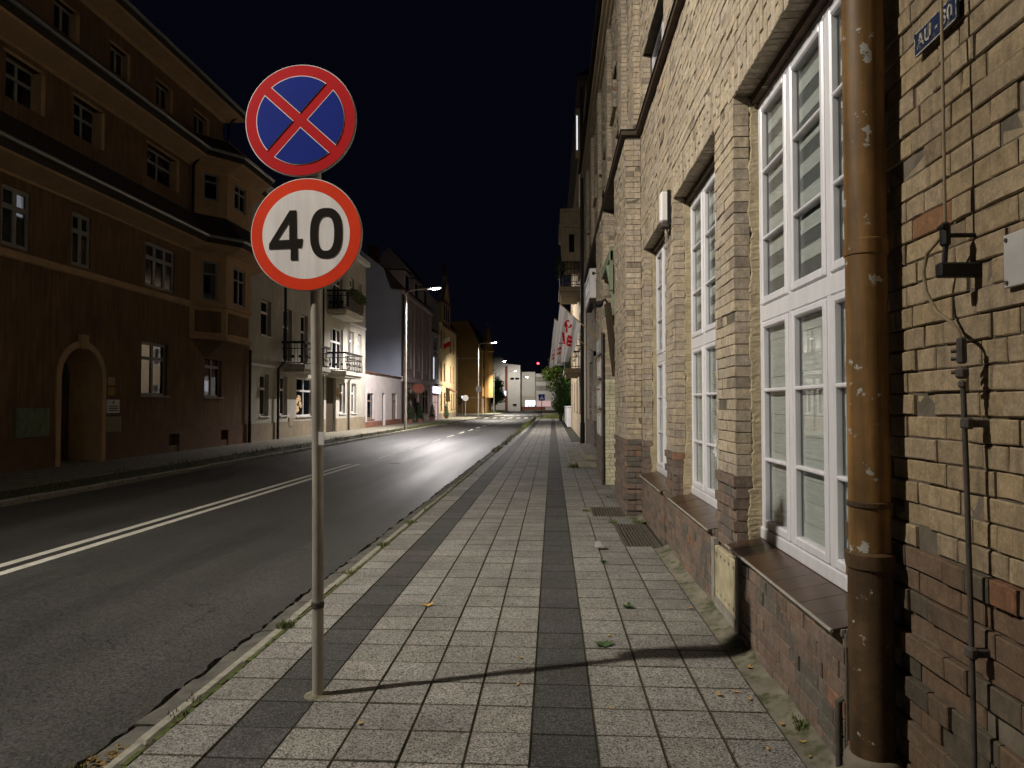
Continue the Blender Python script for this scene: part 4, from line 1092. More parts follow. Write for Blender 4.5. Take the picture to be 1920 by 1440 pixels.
m = MB(); m.box((.95, 28.6, 11.6), (XB, 28.75, 13.6)); m.build('fin_wall', M['bplast'], b2)
m = MB(); m.box((.99, 28.58, 11.9), (1.03, 28.599, 13.3)); m.build('lit_stair_window', M['lit_win'], b2)
def balcony(par, X0, X1, y0, y1, z, h, mt_slab, ornate=False, nm='balcony', wallx=None):
    s_ = MB(); s_.bbox((X0, y0, z - .22), (X1, y1, z), .02); s_.bbox((min(X0, X1) + .08, y0 + .1, z - .34), (max(X0, X1) - .08, y1 - .1, z - .225), .02)
    o = s_.build(nm, mt_slab, par)
    xo = X0 if wallx is None else (X0 if abs(X0 - wallx) > abs(X1 - wallx) else X1); xw = X1 if xo == X0 else X0
    ins = .05 if xo < xw else -.05; xr = xo + ins
    r_ = MB()
    for zz, w_ in ((z + h, .05), (z + .08, .03), (z + h*.72, .022)):
        r_.box((xr - w_/2, y0 + .04, zz - .02), (xr + w_/2, y1 - .04, zz + .02))
        for y in (y0 + .05, y1 - .05): r_.box((xr + (w_/2 if ins > 0 else -w_/2), y - w_/2, zz - .018), (xw, y + w_/2, zz + .018))
    r_.build('handrail', M['black'], o)
    n = int((y1 - y0) / .13)
    for k in range(n + 1):
        y = y0 + .06 + (y1 - y0 - .12)*k/n; b = MB()
        b.tube([(xr, y, z), (xr + (.035 if ornate else 0)*(1 if xo > xw else -1), y, z + h*.3), (xr, y, z + h*.6), (xr, y, z + h)], .011, 6); b.build('baluster', M['black'], o)
    n2 = max(3, int(abs(xw - xr) / .14))
    for k in range(1, n2):
        x = xr + (xw - xr)*k/n2
        for y in (y0 + .05, y1 - .05):
            b = MB(); b.tube([(x, y, z), (x, y, z + h)], .011, 6); b.build('baluster', M['black'], o)
    if ornate:
        q = MB()
        for k in range(int((y1 - y0)/.3)):
            y = y0 + .2 + .3*k; q.box((xr - .014, y - .06, z + h*.30), (xr + .014, y + .06, z + h*.30 + .12))
        for k in range(3):
            x = xr + (xw - xr)*(k + .6)/3.2
            for y in (y0 + .05,): q.box((x - .06, y - .014, z + h*.3), (x + .06, y + .014, z + h*.3 + .12))
        q.box((xr - .03, y0 + .02, z + h - .06), (xr + .03, y1 - .02, z + h + .05)); q.box((min(xr, xw), y0 + .02, z + h - .055), (max(xr, xw), y0 + .08, z + h + .045))
        q.build('ornament', M['black'], o)
    return o
balcony(b2, .52, XB, 31.6, 35.0, 3.2, 1.0, M['bplast'], wallx=XB)
balcony(b2, .30, XB, 31.6, 35.0, 6.85, 1.1, M['bplast'], wallx=XB)
m = MB(); m.box((.42, 31.7, 8.0), (XB, 35, 10.2)); m.box((.3, 31.6, 9.5), (XB, 35.1, 9.62)); m.box((.35, 31.62, 10.2), (XB, 35.1, 10.35)); oo = m.build('oriel', M['bplast'], b2)
m = MB(); m.box((.75, 31.685, 8.4), (.98, 31.698, 9.2)); m.build('oriel_window', M['gdark'], oo)
def foliage(b, c, rad, n, size, tint=(1, 1, 1), rr=rnd, shell=.55):
    for _ in range(n):
        while True:
            p = [rr.uniform(-1, 1) for _ in range(3)]; q = sum(k*k for k in p)
            if q < 1 and (q > shell*shell or rr.random() < .35): break
        P = Vector((c[0] + p[0]*rad[0], c[1] + p[1]*rad[1], c[2] + p[2]*rad[2]))
        a = Vector((rr.uniform(-1, 1), rr.uniform(-1, 1), rr.uniform(-1, 1))).normalized(); bb_ = a.orthogonal().normalized(); s_ = size*rr.uniform(.5, 1.2)
        t_ = rr.uniform(.5, 1.4); col = (tint[0]*t_, tint[1]*t_, tint[2]*t_)
        b.mesh([P - a*s_, P + bb_*s_*.5, P + a*s_, P - bb_*s_*.5], [(0,1,2,3)], col)
pb = thing('balcony_plants', (.35, 33, 7.9), 'dark trailing plants on the upper balcony of the buff house', 'plants')
m = MB(); foliage(m, (.36, 33.3, 8.0), (.25, 1.7, .45), 700, .07, (.5, .5, .5)); m.build('foliage', M['leaf'], pb)
m = MB(); m.box((.26, 31.8, 7.72), (.42, 34.8, 7.9)); m.build('planter', M['wood_d'], pb)

# low wall with piers and planters beyond
lw = thing('garden_wall', (1.2, 55, 0), 'low pale garden wall with piers beyond the buff house', 'wall')
m = MB(); m.box((1.15, 51, -.05), (1.35, 62, .9)); m.build('wall_body', M['bplast'], lw)
for y in (50.6, 54.4, 58.2, 62):
    m = MB(); m.bbox((1.05, y, -.05), (1.45, y + .45, 1.35), .03); m.bbox((1.0, y - .05, 1.36), (1.5, y + .5, 1.46), .03); m.build('pier', M['white'], lw)
# white house further on the right
wh = thing('white_house', (1.6, 70, 0), 'small white gabled house behind the tree on the right', 'house')
m = MB(); m.box((1.7, 52, -.1), (9, 62, 3.9)); m.build('wall', M['white'], wh)
m = MB(); m.mesh([(1.5, 51.8, 3.85), (1.5, 62.2, 3.85), (5.3, 62.2, 6.2), (5.3, 51.8, 6.2), (9.2, 51.8, 3.85), (9.2, 62.2, 3.85)], [(0,1,2,3), (3,2,5,4), (0,3,4), (1,5,2)]); m.build('roof', M['roof_red'], wh)
m = MB(); m.box((1.69, 53.0, 2.6), (1.699, 54.0, 3.4)); m.build('lit_window', M['lit_win'], wh)

# ================================================================== LEFT SIDE HOUSES
XL = -12.4
def sweep(path, prof, b, closed=False):
    """path of (x,y) with outward on the +x side when walking +y; prof of (offset,z)"""
    n = len(path); nor = []
    for i in range(n):
        ds = []
        if i > 0: ds.append(Vector((path[i][0]-path[i-1][0], path[i][1]-path[i-1][1])).normalized())
        if i < n - 1: ds.append(Vector((path[i+1][0]-path[i][0], path[i+1][1]-path[i][1])).normalized())
        ns_ = [Vector((d.y, -d.x)) for d in ds]; q = sum(ns_, Vector((0, 0))).normalized(); q /= max(.4, q.dot(ns_[0])); nor.append(q)
    V = []
    for (o, z) in prof:
        for i in range(n): V.append((path[i][0] + nor[i].x*o, path[i][1] + nor[i].y*o, z))
    Fs = []
    for j in range(len(prof) - 1):
        for i in range(n - 1): Fs.append((j*n+i, j*n+i+1, (j+1)*n+i+1, (j+1)*n+i))
    b.mesh(V, Fs)
    return [(path[i][0] + nor[i].x*prof[0][0], path[i][1] + nor[i].y*prof[0][0]) for i in range(n)]
# ---- ochre corner house
h1 = thing('ochre_house', (XL, 16, 0), 'large dark ochre house with peach cornices, arched doorway and bay window', 'house')
G1 = [(20.75, 22.2, 1.86, 3.5), (24.65, 25.95, 1.85, 3.42)]
F1 = [(13.0, 14.2, 5.2, 6.6), (15.2, 16.1, 5.2, 6.6), (17.55, 18.32, 5.2, 6.6), (20.87, 22.56, 5.22, 6.6)]
F2 = [(13.0, 14.2, 8.6, 9.6), (15.25, 16.35, 8.6, 9.6), (17.55, 18.65, 8.6, 9.6), (20.9, 22.57, 8.6, 9.6)]
F3 = [(14.4, 15.3, 11.03, 11.75), (16.75, 17.55, 11.03, 11.75), (19.03, 19.78, 11.03, 11.75), (21.35, 22.12, 11.03, 11.75), (23.7, 24.6, 11.05, 11.78)]
DOOR = (17.2, 18.85, -.1, 3.1)
m = MB(); wall_grid(m, XL, 1, 4, 28.42, -.1, 11.0, G1 + F1 + F2 + [DOOR, (22.3, 22.95, .25, .62), (25.9, 26.5, .25, .62)], .28)
wall_grid(m, XL, 1, 4, 25.9, 11.0, 12.4, F3, .2)
# arch spandrels
yc, rr_, zs = (DOOR[0]+DOOR[1])/2, (DOOR[1]-DOOR[0])/2, 2.27
for sd in (-1, 1):
    pts = [(yc + sd*rr_, 3.1)] + [(yc + sd*rr_*math.cos(a), zs + rr_*math.sin(a)) for a in [math.pi/2*k/10 for k in range(11)]]
    m.prism(pts, lambda a, b_, d: (d, a, b_), XL - .27, XL - .001)
m.box((XL - 9, 25.85, 11.0), (XL, 25.9, 12.4)); m.box((XL - 9, 28.38, -.1), (XL - .01, 28.42, 11)); m.box((XL - 9, 4, -.1), (XL - .01, 4.04, 12.4)); m.box((XL - 9, 4, -.1), (XL - 8.95, 28.4, 11))
m.build('wall', M['l1'], h1)
m = MB()
for (a, c) in ((4, 17.16), (18.9, 22.3), (22.95, 25.9), (26.5, 28.4)): m.box((XL, a, -.1), (XL + .03, c, .78))
for (a, c) in ((22.3, 22.95), (25.9, 26.5)): m.box((XL, a, .62), (XL + .03, c, .779)); m.box((XL - .25, a, .2), (XL - .2, c, .7))
m.build('plinth', M['l1plinth'], h1)
# door surround and recessed door
m = MB(); n = 16; prof = [(0, .0), (.16, .0)]
ri = rr_ - .012; path = [(yc - ri, 0), (yc - ri, zs)] + [(yc - ri*math.cos(math.pi*k/n), zs + ri*math.sin(math.pi*k/n)) for k in range(1, n)] + [(yc + ri, zs), (yc + ri, 0)]
outp = [(DOOR[0] - .16, 0), (DOOR[0] - .16, zs)] + [(yc - (rr_+.16)*math.cos(math.pi*k/n), zs + (rr_+.16)*math.sin(math.pi*k/n)) for k in range(1, n)] + [(DOOR[1] + .16, zs), (DOOR[1] + .16, 0)]
for i in range(len(path) - 1):
    a, b_, c, d = path[i], path[i+1], outp[i+1], outp[i]
    m.mesh([(XL + .05, *a), (XL + .05, *b_), (XL + .05, *c), (XL + .05, *d), (XL - .9, *a), (XL - .9, *b_), (XL, *c), (XL, *d)], [(0,1,2,3), (0,4,5,1), (3,2,6,7)])
m.box((XL, yc - .16, 3.05), (XL + .09, yc + .16, 3.42)); m.build('door_surround', M['l1trim'], h1)
m = MB(); m.box((XL - .95, DOOR[0] - .1, -.05), (XL - .9, DOOR[1] + .1, 3.3)); m.build('door', M['wood_d'], h1)
m = MB(); m.box((XL - .9, DOOR[0], -.1), (XL - .28, DOOR[1], .06)); m.build('doorstep', M['concrete'], h1)
for (a, c, d, e) in G1: small_window(h1, XL, 1, a, c, d, e, M['frame_grey'], M['gdark'], 2, .3, .14, t_=.08)
for i, (a, c, d, e) in enumerate(F1): small_window(h1, XL, 1, a, c, d, e, M['frame_grey'], M['gdark'], 3 if c - a > 1.5 else 2, .34, .1, sill=False, t_=.1)
for (a, c, d, e) in F2: small_window(h1, XL, 1, a, c, d, e, M['frame_grey'], M['gdark'], 2, .4, .24, sill=False, t_=.06)
for (a, c, d, e) in F3: small_window(h1, XL, 1, a, c, d, e, M['frame_grey'], M['gdark'], 2, 0, .16, sill=False, t_=.07)
for (a, c, d, e) in F2 + F3:
    m = MB(); m.box((XL - .2, c - .02, d), (XL + .03, c + .12, e + .06)); m.box((XL - .1, a - .1, e), (XL + .03, c + .12, e + .07)); m.build('window_trim', M['l1trim'], h1)
BAYP = [(XL, 23.55), (-11.6, 24.55), (-11.6, 26.6), (XL, 27.6)]
def bay_face(b, p, q, z0, z1, op=None, rec=.1, mt=None):
    P, Q = Vector((*p, 0)), Vector((*q, 0)); d = (Q - P); ln = d.length; d.normalize(); nrm = Vector((d.y, -d.x, 0))
    pt = lambda u, z, o=0: tuple(P + d*u + nrm*o + Vector((0, 0, z)))
    if not op: b.face([pt(0, z0), pt(ln, z0), pt(ln, z1), pt(0, z1)]); return pt, ln
    u0, u1 = op[0], op[1]
    b.face([pt(0, z0), pt(u0, z0), pt(u0, z1), pt(0, z1)]); b.face([pt(u1, z0), pt(ln, z0), pt(ln, z1), pt(u1, z1)])
    zs_ = [z0] + [v for o in op[2] for v in o] + [z1]
    for k in range(0, len(zs_), 2): b.face([pt(u0, zs_[k]), pt(u1, zs_[k]), pt(u1, zs_[k+1]), pt(u0, zs_[k+1])])
    for (a, c) in op[2]:
        for (s0, s1) in (((u0, a), (u0, c)), ((u0, c), (u1, c)), ((u1, c), (u1, a)), ((u1, a), (u0, a))):
            b.face([pt(*s0), pt(*s1), pt(*s1, -rec), pt(*s0, -rec)])
    return pt, ln
m = MB(); bwins = [(5.22, 6.6), (8.75, 9.7)]; pts_ = []
for (p, q, u0, u1) in ((BAYP[0], BAYP[1], .42, .98), (BAYP[1], BAYP[2], .6, 1.55), (BAYP[2], BAYP[3], .3, .9)):
    pts_.append((bay_face(m, p, q, 3.85, 11.0, (u0, u1, bwins)), u0, u1))
V = [(x, y, 3.85) for x, y in BAYP]; m.face(V); m.face([(x, y, 11.0) for x, y in BAYP])
bay = m.build('bay_window', M['l1trim'], h1)
for ((pt, ln), u0, u1) in pts_:
    for (a, c) in bwins:
        f = MB(); t_ = .07
        def bx_(ua, ub, za, zb, o0=-.1, o1=-.04):
            f.mesh([pt(ua, za, o0), pt(ub, za, o0), pt(ub, zb, o0), pt(ua, zb, o0), pt(ua, za, o1), pt(ub, za, o1), pt(ub, zb, o1), pt(ua, zb, o1)], [(3,2,1,0),(4,5,6,7),(0,1,5,4),(1,2,6,5),(2,3,7,6),(3,0,4,7)])
        bx_(u0, u0 + t_, a, c); bx_(u1 - t_, u1, a, c); bx_(u0 + t_, u1 - t_, c - t_, c); bx_(u0 + t_, u1 - t_, a, a + t_); bx_(u0 + t_, u1 - t_, c - .5*(c-a)*.7, c - .5*(c-a)*.7 + .06)
        if u1 - u0 > .8: bx_((u0+u1)/2 - .04, (u0+u1)/2 + .04, a + t_, c - t_, -.1, -.037)
        f.build('frame', M['frame_grey'], bay)
        f = MB(); f.face([pt(u0 + .02, a + .02, -.085), pt(u1 - .02, a + .02, -.085), pt(u1 - .02, c - .02, -.085), pt(u0 + .02, c - .02, -.085)]); f.build('pane', M['gdark'], bay)
    f = MB()
    f.mesh([pt(.18, 4.1, .012), pt(ln - .18, 4.1, .012), pt(ln - .18, 4.85, .012), pt(.18, 4.85, .012), pt(.18, 4.1, -.02), pt(ln - .18, 4.1, -.02), pt(ln - .18, 4.85, -.02), pt(.18, 4.85, -.02)], [(0,1,2,3),(0,4,5,1),(1,5,6,2),(2,6,7,3),(3,7,4,0)]); f.build('panel', M['l1'], bay)
f = MB(); sweep(BAYP, [(0, 3.84), (.07, 3.86), (.07, 3.98), (0, 4.02)], f); sweep(BAYP, [(0, 4.98), (.08, 5.02), (.08, 5.1), (0, 5.14)], f); f.build('moulding', M['l1trim'], bay)
f = MB(); bp2 = [(XL, 24.1), (-12.05, 24.7), (-12.05, 26.45), (XL, 27.05)]
f.mesh([(x, y, 3.85) for x, y in BAYP] + [(x, y, 3.55) for x, y in bp2] + [(XL + .02, y, 3.2) for x, y in bp2], [(0,1,5,4),(1,2,6,5),(2,3,7,6),(4,5,9,8),(5,6,10,9),(6,7,11,10)]); f.build('corbel', M['l1'], bay)
PATH = [(XL, 4), (XL, 23.55), (-11.6, 24.55), (-11.6, 26.6), (XL, 27.6), (XL, 28.4)]
for (zi, zo, zg, zt, nm) in ((6.88, 7.05, 7.32, 8.2, 'lower'), (9.86, 10.04, 10.3, 10.98, 'upper')):
    f = MB(); sweep(PATH, [(0, zi - .06), (.05, zi - .05), (.06, zi), (.62, zo), (.66, zo + .05)], f); f.build('cornice', M['l1trim'], h1)
    f = MB(); sweep(PATH, [(.66, zo + .05), (.68, zo + .08), (.70, zg)], f); sweep(PATH, [(.70, zg), (0.0, zt)], f); f.build('pent_roof', M['roof'], h1)
    f = MB(); pp = sweep(PATH, [(.76, zg), (.76, zg)], MB()); f.tube([(x, y, zg) for x, y in pp], .06, 8); f.build('gutter', M['zinc'], h1)
f = MB(); sweep([(XL, 4), (XL, 23.5)], [(0, 4.92), (.06, 4.95), (.09, 5.03), (.09, 5.1), (0, 5.14)], f); f.build('string_course', M['l1trim'], h1)
f = MB(); TP = [(XL, 4), (XL, 25.9), (XL - 8, 25.9)]; sweep(TP, [(0, 12.2), (.05, 12.25), (.06, 12.31), (.55, 12.45), (.6, 12.52)], f); f.build('cornice', M['l1trim'], h1)
f = MB(); sweep(TP, [(.6, 12.52), (.62, 12.72)], f); sweep(TP, [(.62, 12.72), (-4.2, 17.0)], f); f.build('roof', M['roof'], h1)
f = MB(); f.tube([(XL + .68, 4, 12.7), (XL + .68, 26.5, 12.7)], .06, 8); f.build('gutter', M['zinc'], h1)
f = MB(); f.tube([(XL + .7, 23.3, 10.3), (XL + .3, 23.4, 9.95), (XL + .1, 23.5, 9.8), (XL + .1, 23.5, 8.15)], .05, 8); f.build('downpipe', M['black'], h1); f = MB(); f.tube([(XL + .65, 26, 12.65), (XL + .15, 26, 12.2), (XL + .1, 26, 10.9)], .05, 8); f.build('downpipe', M['black'], h1)
f = MB(); f.tube([(XL + .12, 28.2, 0), (XL + .12, 28.2, 3.8)], .055, 8); f.tube([(XL + .12, 28.2, 0), (XL + .12, 28.2, .9)], .07, 8); f.build('downpipe', M['black'], h1)
for (y, z) in ((26.2, 13.1), (26.6, 12.2), (27.2, 11.5)):
    f = MB(); f.box((XL - 1.0, y, 10.9), (XL - .6, y + .3, z)); f.build('chimney', M['l1trim'], h1)
for i, (y0, y1, z0, z1, mt, lab) in enumerate(((19.12, 19.42, 2.12, 2.35, 'l1trim', 'small yellowish plaque, upper one right of the arched doorway'), (19.12, 19.42, 1.84, 2.06, 'l7', 'small orange plaque below the yellowish one by the doorway'), (19.08, 19.66, 1.34, 1.72, 'white', 'white name plate with dark lines right of the arched doorway'))):
    f = thing('plaque', (XL, y0, z0), lab, 'plaque', 'plaques beside the arched doorway')
    g_ = MB(); g_.bbox((XL + .005, y0, z0), (XL + .03, y1, z1), .005); g_.build('plate', M[mt], f)
    if i == 2:
        g_ = MB()
        for k in range(3): g_.box((XL + .031, y0 + .08, z1 - .2 - .06*k), (XL + .0325, y1 - .08, z1 - .175 - .06*k))
        g_.box((XL + .031, y0 + .26, z1 - .12), (XL + .0325, y1 - .26, z1 - .05)); g_.build('printed_lines', M['sblack'], f)
for i, (y0, y1, z0, z1, mt, lab) in enumerate(((15.7, 16.8, .8, 1.5, 'wood', 'grey green meter cabinet left of the arched doorway'), (19.02, 19.72, .8, 1.24, 'bplast', 'yellowish gas cabinet right of the arched doorway'))):
    f = thing('meter_cabinet', (XL, y0, z0), lab, 'cabinet'); g_ = MB(); g_.bbox((XL + .005, y0, z0), (XL + .06, y1, z1), .01); b_ = g_.build('case', M[mt], f)
    g_ = MB(); g_.bbox((XL + .061, y0 + .05, z0 + .05), (XL + .07, y1 - .05, z1 - .05), .003); g_.build('cabinet_door', M[mt], f)

# ---- grey white house with balconies
h2 = thing('grey_white_house', (XL, 37, 0), 'grey white rendered house with black iron balconies next to the ochre house', 'house')
O2 = [(29.45, 30.4, 1.08, 2.88), (31.7, 32.6, 1.08, 2.88), (33.77, 36.0, 1.0, 2.9), (38.3, 40.05, -.1, 3.1), (40.75, 41.9, 1.05, 2.9), (43.2, 44.3, 1.05, 2.9)]
O2 += [(29.5, 30.6, 4.55, 6.1), (32.0, 33.1, 3.6, 6.05), (34.3, 35.3, 3.6, 6.05), (39.0, 41.4, 3.6, 6.0), (42.7, 43.7, 4.4, 6.1), (44.6, 45.5, 4.4, 6.1)]
O2 += [(29.5, 30.6, 7.9, 9.4), (32.0, 33.1, 7.9, 9.4), (34.3, 35.3, 7.9, 9.4), (39.2, 41.2, 7.0, 9.3), (42.7, 43.7, 7.8, 9.4), (44.6, 45.5, 7.8, 9.4)]
m = MB(); wall_grid(m, XL, 1, 28.44, 46.4, -.1, 11.0, O2, .3); m.box((XL - 9, 46.36, -.1), (XL - .01, 46.4, 11)); m.build('wall', M['l2'], h2)
m = MB()
for (a, c) in ((28.44, 38.25), (40.1, 46.4)): m.box((XL, a, -.1), (XL + .03, c, .78))
m.build('plinth', M['l2plinth'], h2)
for i, (a, c, d, e) in enumerate(O2):
    if i == 3: m = MB(); m.box((XL - .2, a, -.1), (XL - .15, c, 3.1)); dd = m.build('door', M['wood_d'], h2); continue
    if i == 2:
        f = small_window(h2, XL, 1, a, c, d, e, M['white'], M['gdark'], 2, .34, .12, t_=.08); continue
    small_window(h2, XL, 1, a, c, d, e, M['white'], M['gdark'], 3 if c - a > 1.8 else 1, .34, .22, sill=d not in (3.6, 7.0), t_=.09)
# lit display in the shop window
ds = thing('window_display', (XL - .1, 34.4, 1.2), 'warm lit figures displayed in the shop window', 'display'); rr2 = random.Random(4)
for k in range(9):
    m = MB(); y = 33.95 + .16*(k % 5) + rr2.uniform(-.04, .04); z = 1.15 + .22*(k // 3) + rr2.uniform(0, .15); m.lathe((XL - .095, y, z), [(.001, 0), (.05, .03), (.07, .12), (.03, .2), (.05, .26), (.001, .32)], 8); m.build('figure', M['lit_warm'], ds)
m = MB(); m.tube([(XL + .13, 31.15, 0), (XL + .13, 31.15, 3.2), (XL + .45, 31.1, 3.5), (XL + .45, 31.1, 10.6)], .06, 8); smooth_by(m.build('downpipe', M['black'], h2))
m = MB(); m.tube([(XL + .12, 42.3, 0), (XL + .12, 42.3, 3.0), (XL + .4, 42.2, 3.3)], .045, 8); m.build('downpipe', M['rust'], h2)
m = MB(); m.tube([(XL + .12, 37.4, 0), (XL + .12, 37.4, 11)], .05, 8); m.build('downpipe', M['black'], h2)
for (y0, y1, z) in ((31.8, 35.6, 3.42), (38.3, 41.8, 3.42), (38.3, 41.8, 6.85)):
    balcony(h2, XL, -11.3, y0, y1, z, 1.02, M['l2'], True, wallx=XL)
fb = thing('balcony_flowers', (-11.2, 40, 7.6), 'dark hanging plants along the upper balcony of the grey white house', 'plants')
m = MB(); foliage(m, (-11.25, 40.2, 7.75), (.3, 1.9, .4), 900, .08, (.8, .6, .5)); m.build('foliage', M['leaf'], fb); m = MB(); m.box((-11.34, 38.5, 7.0), (-11.22, 41.6, 7.75)); m.build('screen', M['wood_d'], fb)
m = MB(); m.box((XL, 28.44, 10.7), (XL + .3, 46.4, 11.0)); m.box((XL, 28.44, 3.2), (XL + .05, 31.0, 3.3)); m.box((XL, 42.5, 6.5), (XL + .06, 46.4, 6.62)); m.build('cornice', M['white'], h2)
m = MB(); m.mesh([(XL + .4, 28.4, 11), (XL + .4, 46.5, 11), (XL - 5, 46.5, 15.5), (XL - 5, 28.4, 15.5)], [(0,1,2,3)]); m.build('roof', M['roof'], h2)
m = MB(); m.prism([(XL + .3, 11.0), (XL - 4.7, 15.3), (XL - 9, 11.0)], lambda a, b_, d: (a, d, b_), 46.3, 46.38); m.build('gable', M['l2'], h2)
m = MB(); m.bbox((XL + .005, 32.75, .55), (XL + .05, 33.3, .98), .01); f = m.build('gas_cabinet', M['bplast'], label='small buff gas cabinet on the grey white house wall', cat='cabinet')
m = MB(); m.bbox((XL + .005, 40.2, 2.0), (XL + .04, 40.5, 2.55), .01); m.build('orange_sign', M['l7'], label='small orange sign beside the dark house door', cat='sign')

# ---- low annex
h3 = thing('low_annex', (XL, 52, 0), 'single storey pinkish white annex with flat roof before the blank gable', 'annex')
O3 = [(46.95, 48.7, .6, 2.35), (51.1, 52.1, -.1, 2.42), (54.3, 56.0, .45, 2.45)]
m = MB(); wall_grid(m, XL, 1, 46.42, 57.5, -.1, 3.72, O3, .25); m.box((XL - 7, 46.42, 3.6), (XL - .01, 57.5, 3.71)); m.build('wall', M['annex'], h3)
for i, (a, c, d, e) in enumerate(O3):
    if i == 1: m = MB(); m.box((XL - .22, a, -.1), (XL - .18, c, e)); m.build('door', M['wood_d'], h3)
    else: small_window(h3, XL, 1, a, c, d, e, M['shop_brown'], M['gdark'], 2 if i == 2 else 1, .3, .15, t_=.1, sm=M['annexplinth'])
m = MB()
for (a, c) in ((46.42, 51.05), (52.15, 57.5)): m.box((XL, a, -.1), (XL + .03, c, .42))
m.build('plinth', M['annexplinth'], h3)
m = MB(); m.box((XL - .2, 46.42, 3.722), (XL + .12, 57.5, 3.8)); m.build('coping', M['roof_red'], h3)

# ---- mauve house with blank gable
h4 = thing('mauve_house', (XL, 65, 0), 'mauve house with blank blue grey gable wall, dormers and shopfront', 'house')
O4 = [(60.2 + 3.9*i, 61.9 + 3.9*i, z, z + h) for i in range(3) for (z, h) in ((4.7, 2.2), (7.9, 2.0))] + [(59.6, 61.8, .3, 3.0), (63.0, 65.2, 0, 3.0), (67.2, 70.8, .5, 3.0)]
m = MB(); wall_grid(m, XL, 1, 57.54, 72.4, -.1, 11.0, O4, .2); m.build('wall', M['mauve'], h4)
m = MB(); GP = [(XL, -.1), (XL, 11.05), (XL - .9, 11.1), (XL - 1.5, 12.85), (XL - 3.2, 14.2), (XL - 6, 16.4), (XL - 9, 14), (XL - 11, 11), (XL - 11, -.1)]
m.prism(GP, lambda a, b_, d: (a, d, b_), 57.5, 57.54); m.build('gable_wall', M['gable'], h4)
m = MB(); m.mesh([(XL + .25, 57.6, 11.05), (XL + .25, 72.4, 11.05), (XL - 1.5, 72.4, 12.95), (XL - 1.5, 57.6, 12.95), (XL - 6, 72.4, 16.5), (XL - 6, 57.6, 16.5), (XL - 11, 57.6, 11), (XL - 11, 72.4, 11)], [(0,1,2,3), (3,2,4,5), (5,4,7,6)]); m.build('roof', M['roof_red'], h4)
for i, y in enumerate((59.4, 63.6, 68.2)):
    m = MB(); m.box((XL - 3, y, 11.0), (XL - .15, y + 2.3, 13.0)); d_ = m.build('dormer', M['mauve_l'], h4)
    f = MB(); f.box((XL - 3.2, y - .1, 13.0), (XL - .02, y + 2.4, 13.12)); f.build('dormer_roof', M['roof'], d_); f = MB(); f.box((XL - .149, y + .5, 11.5), (XL - .14, y + 1.8, 12.7)); f.build('pane', M['gdark'], d_)
for i, (a, c, d, e) in enumerate(O4):
    small_window(h4, XL, 1, a, c, d, e, M['mauve_l'] if i < 6 else M['shop_brown'], M['shutter'] if i < 6 else M['gdark'], 1 if i < 6 else 2, 0 if i < 6 else .25, .12, sill=i < 6, t_=.1)
for y in (58.2, 62.8, 66.7, 70.9):
    m = MB(); m.box((XL, y, 4.0), (XL + .10, y + .22, 10.7)); m.build('pilaster', M['mauve_l'], h4)
m = MB(); m.box((XL, 57.54, 3.5), (XL + .16, 72.4, 3.9)); m.box((XL, 57.54, 10.7), (XL + .2, 72.4, 11.0)); m.build('band', M['mauve_l'], h4)
m = MB()
for (a, c) in ((57.6, 59.6), (61.8, 63.0), (65.2, 67.2), (70.8, 72.4)): m.box((XL, a, -.1), (XL + .04, c, 3.49))
m.build('shopfront', M['shop_brown'], h4)
m = MB(); m.tube([(XL + .12, 57.75, .05), (XL + .12, 57.75, 11)], .06, 8); m.build('downpipe', M['black'], h4)
for (x, y, z) in ((XL - 5.0, 62, 17.3), (XL - 5.2, 69, 17.2)):
    m = MB(); m.box((x - .6, y, 14.8), (x + .3, y + .8, z)); m.box((x - .68, y - .08, z), (x + .38, y + .88, z + .12)); m.build('chimney', M['roof_red'], h4)
os_ = thing('hanging_sign', (-11.4, 66, 2.9), 'dark oval sign hanging from an arm on the mauve house', 'sign')
m = MB(); m.prism([(math.cos(2*math.pi*k/24)*.62, math.sin(2*math.pi*k/24)*.5) for k in range(24)], lambda a, b_, d: (-11.35 + a, d, 2.95 + b_), 59.6, 59.7); m.build('board', M['wood_d'], os_)
m = MB(); m.prism([(math.cos(2*math.pi*k/24)*.52, math.sin(2*math.pi*k/24)*.4) for k in range(24)], lambda a, b_, d: (-11.35 + a, d, 2.95 + b_), 59.58, 59.596); m.build('face', M['l6trim'], os_)
m = MB(); m.tube([(XL, 59.65, 2.95), (-11.9, 59.65, 2.95)], .03, 8); m.build('arm', M['black'], os_)
def thuja(x, y, h, label, lit=1.0):
    t_ = thing('potted_thuja', (x, y, .03), label, 'conifer', 'potted conifers along the left pavement')
    m = MB()
    for k in range(14):
        f = k / 13; foliage(m, (x, y, .35 + (h - .4)*f), (.34*(1 - f)**.7 + .05,)*2 + (.14,), int(80*(1 - f) + 20), .06, (lit, lit, lit))
    m.build('foliage', M['thuja'], t_)
    m = MB(); m.lathe((x, y, .03), [(.2, 0), (.26, .36), (.23, .36), (.2, .3)], 12); m.build('pot', M['annexplinth'], t_)
    m = MB(); m.tube([(x, y, .3), (x, y, h*.7)], [.03, .01], 6); m.build('trunk', M['bark'], t_)
thuja(-11.9, 58.8, 1.75, 'dark conifer nearest the lamp post, before the mauve shopfront')
thuja(-11.55, 61.3, 1.7, 'second dark conifer in front of the mauve shopfront')
thuja(-11.75, 69.0, 1.65, 'dark conifer beside the lit shop entrance')
thuja(-11.8, 78.6, 1.6, 'pale green potted conifer in front of the yellow house', 2.6)

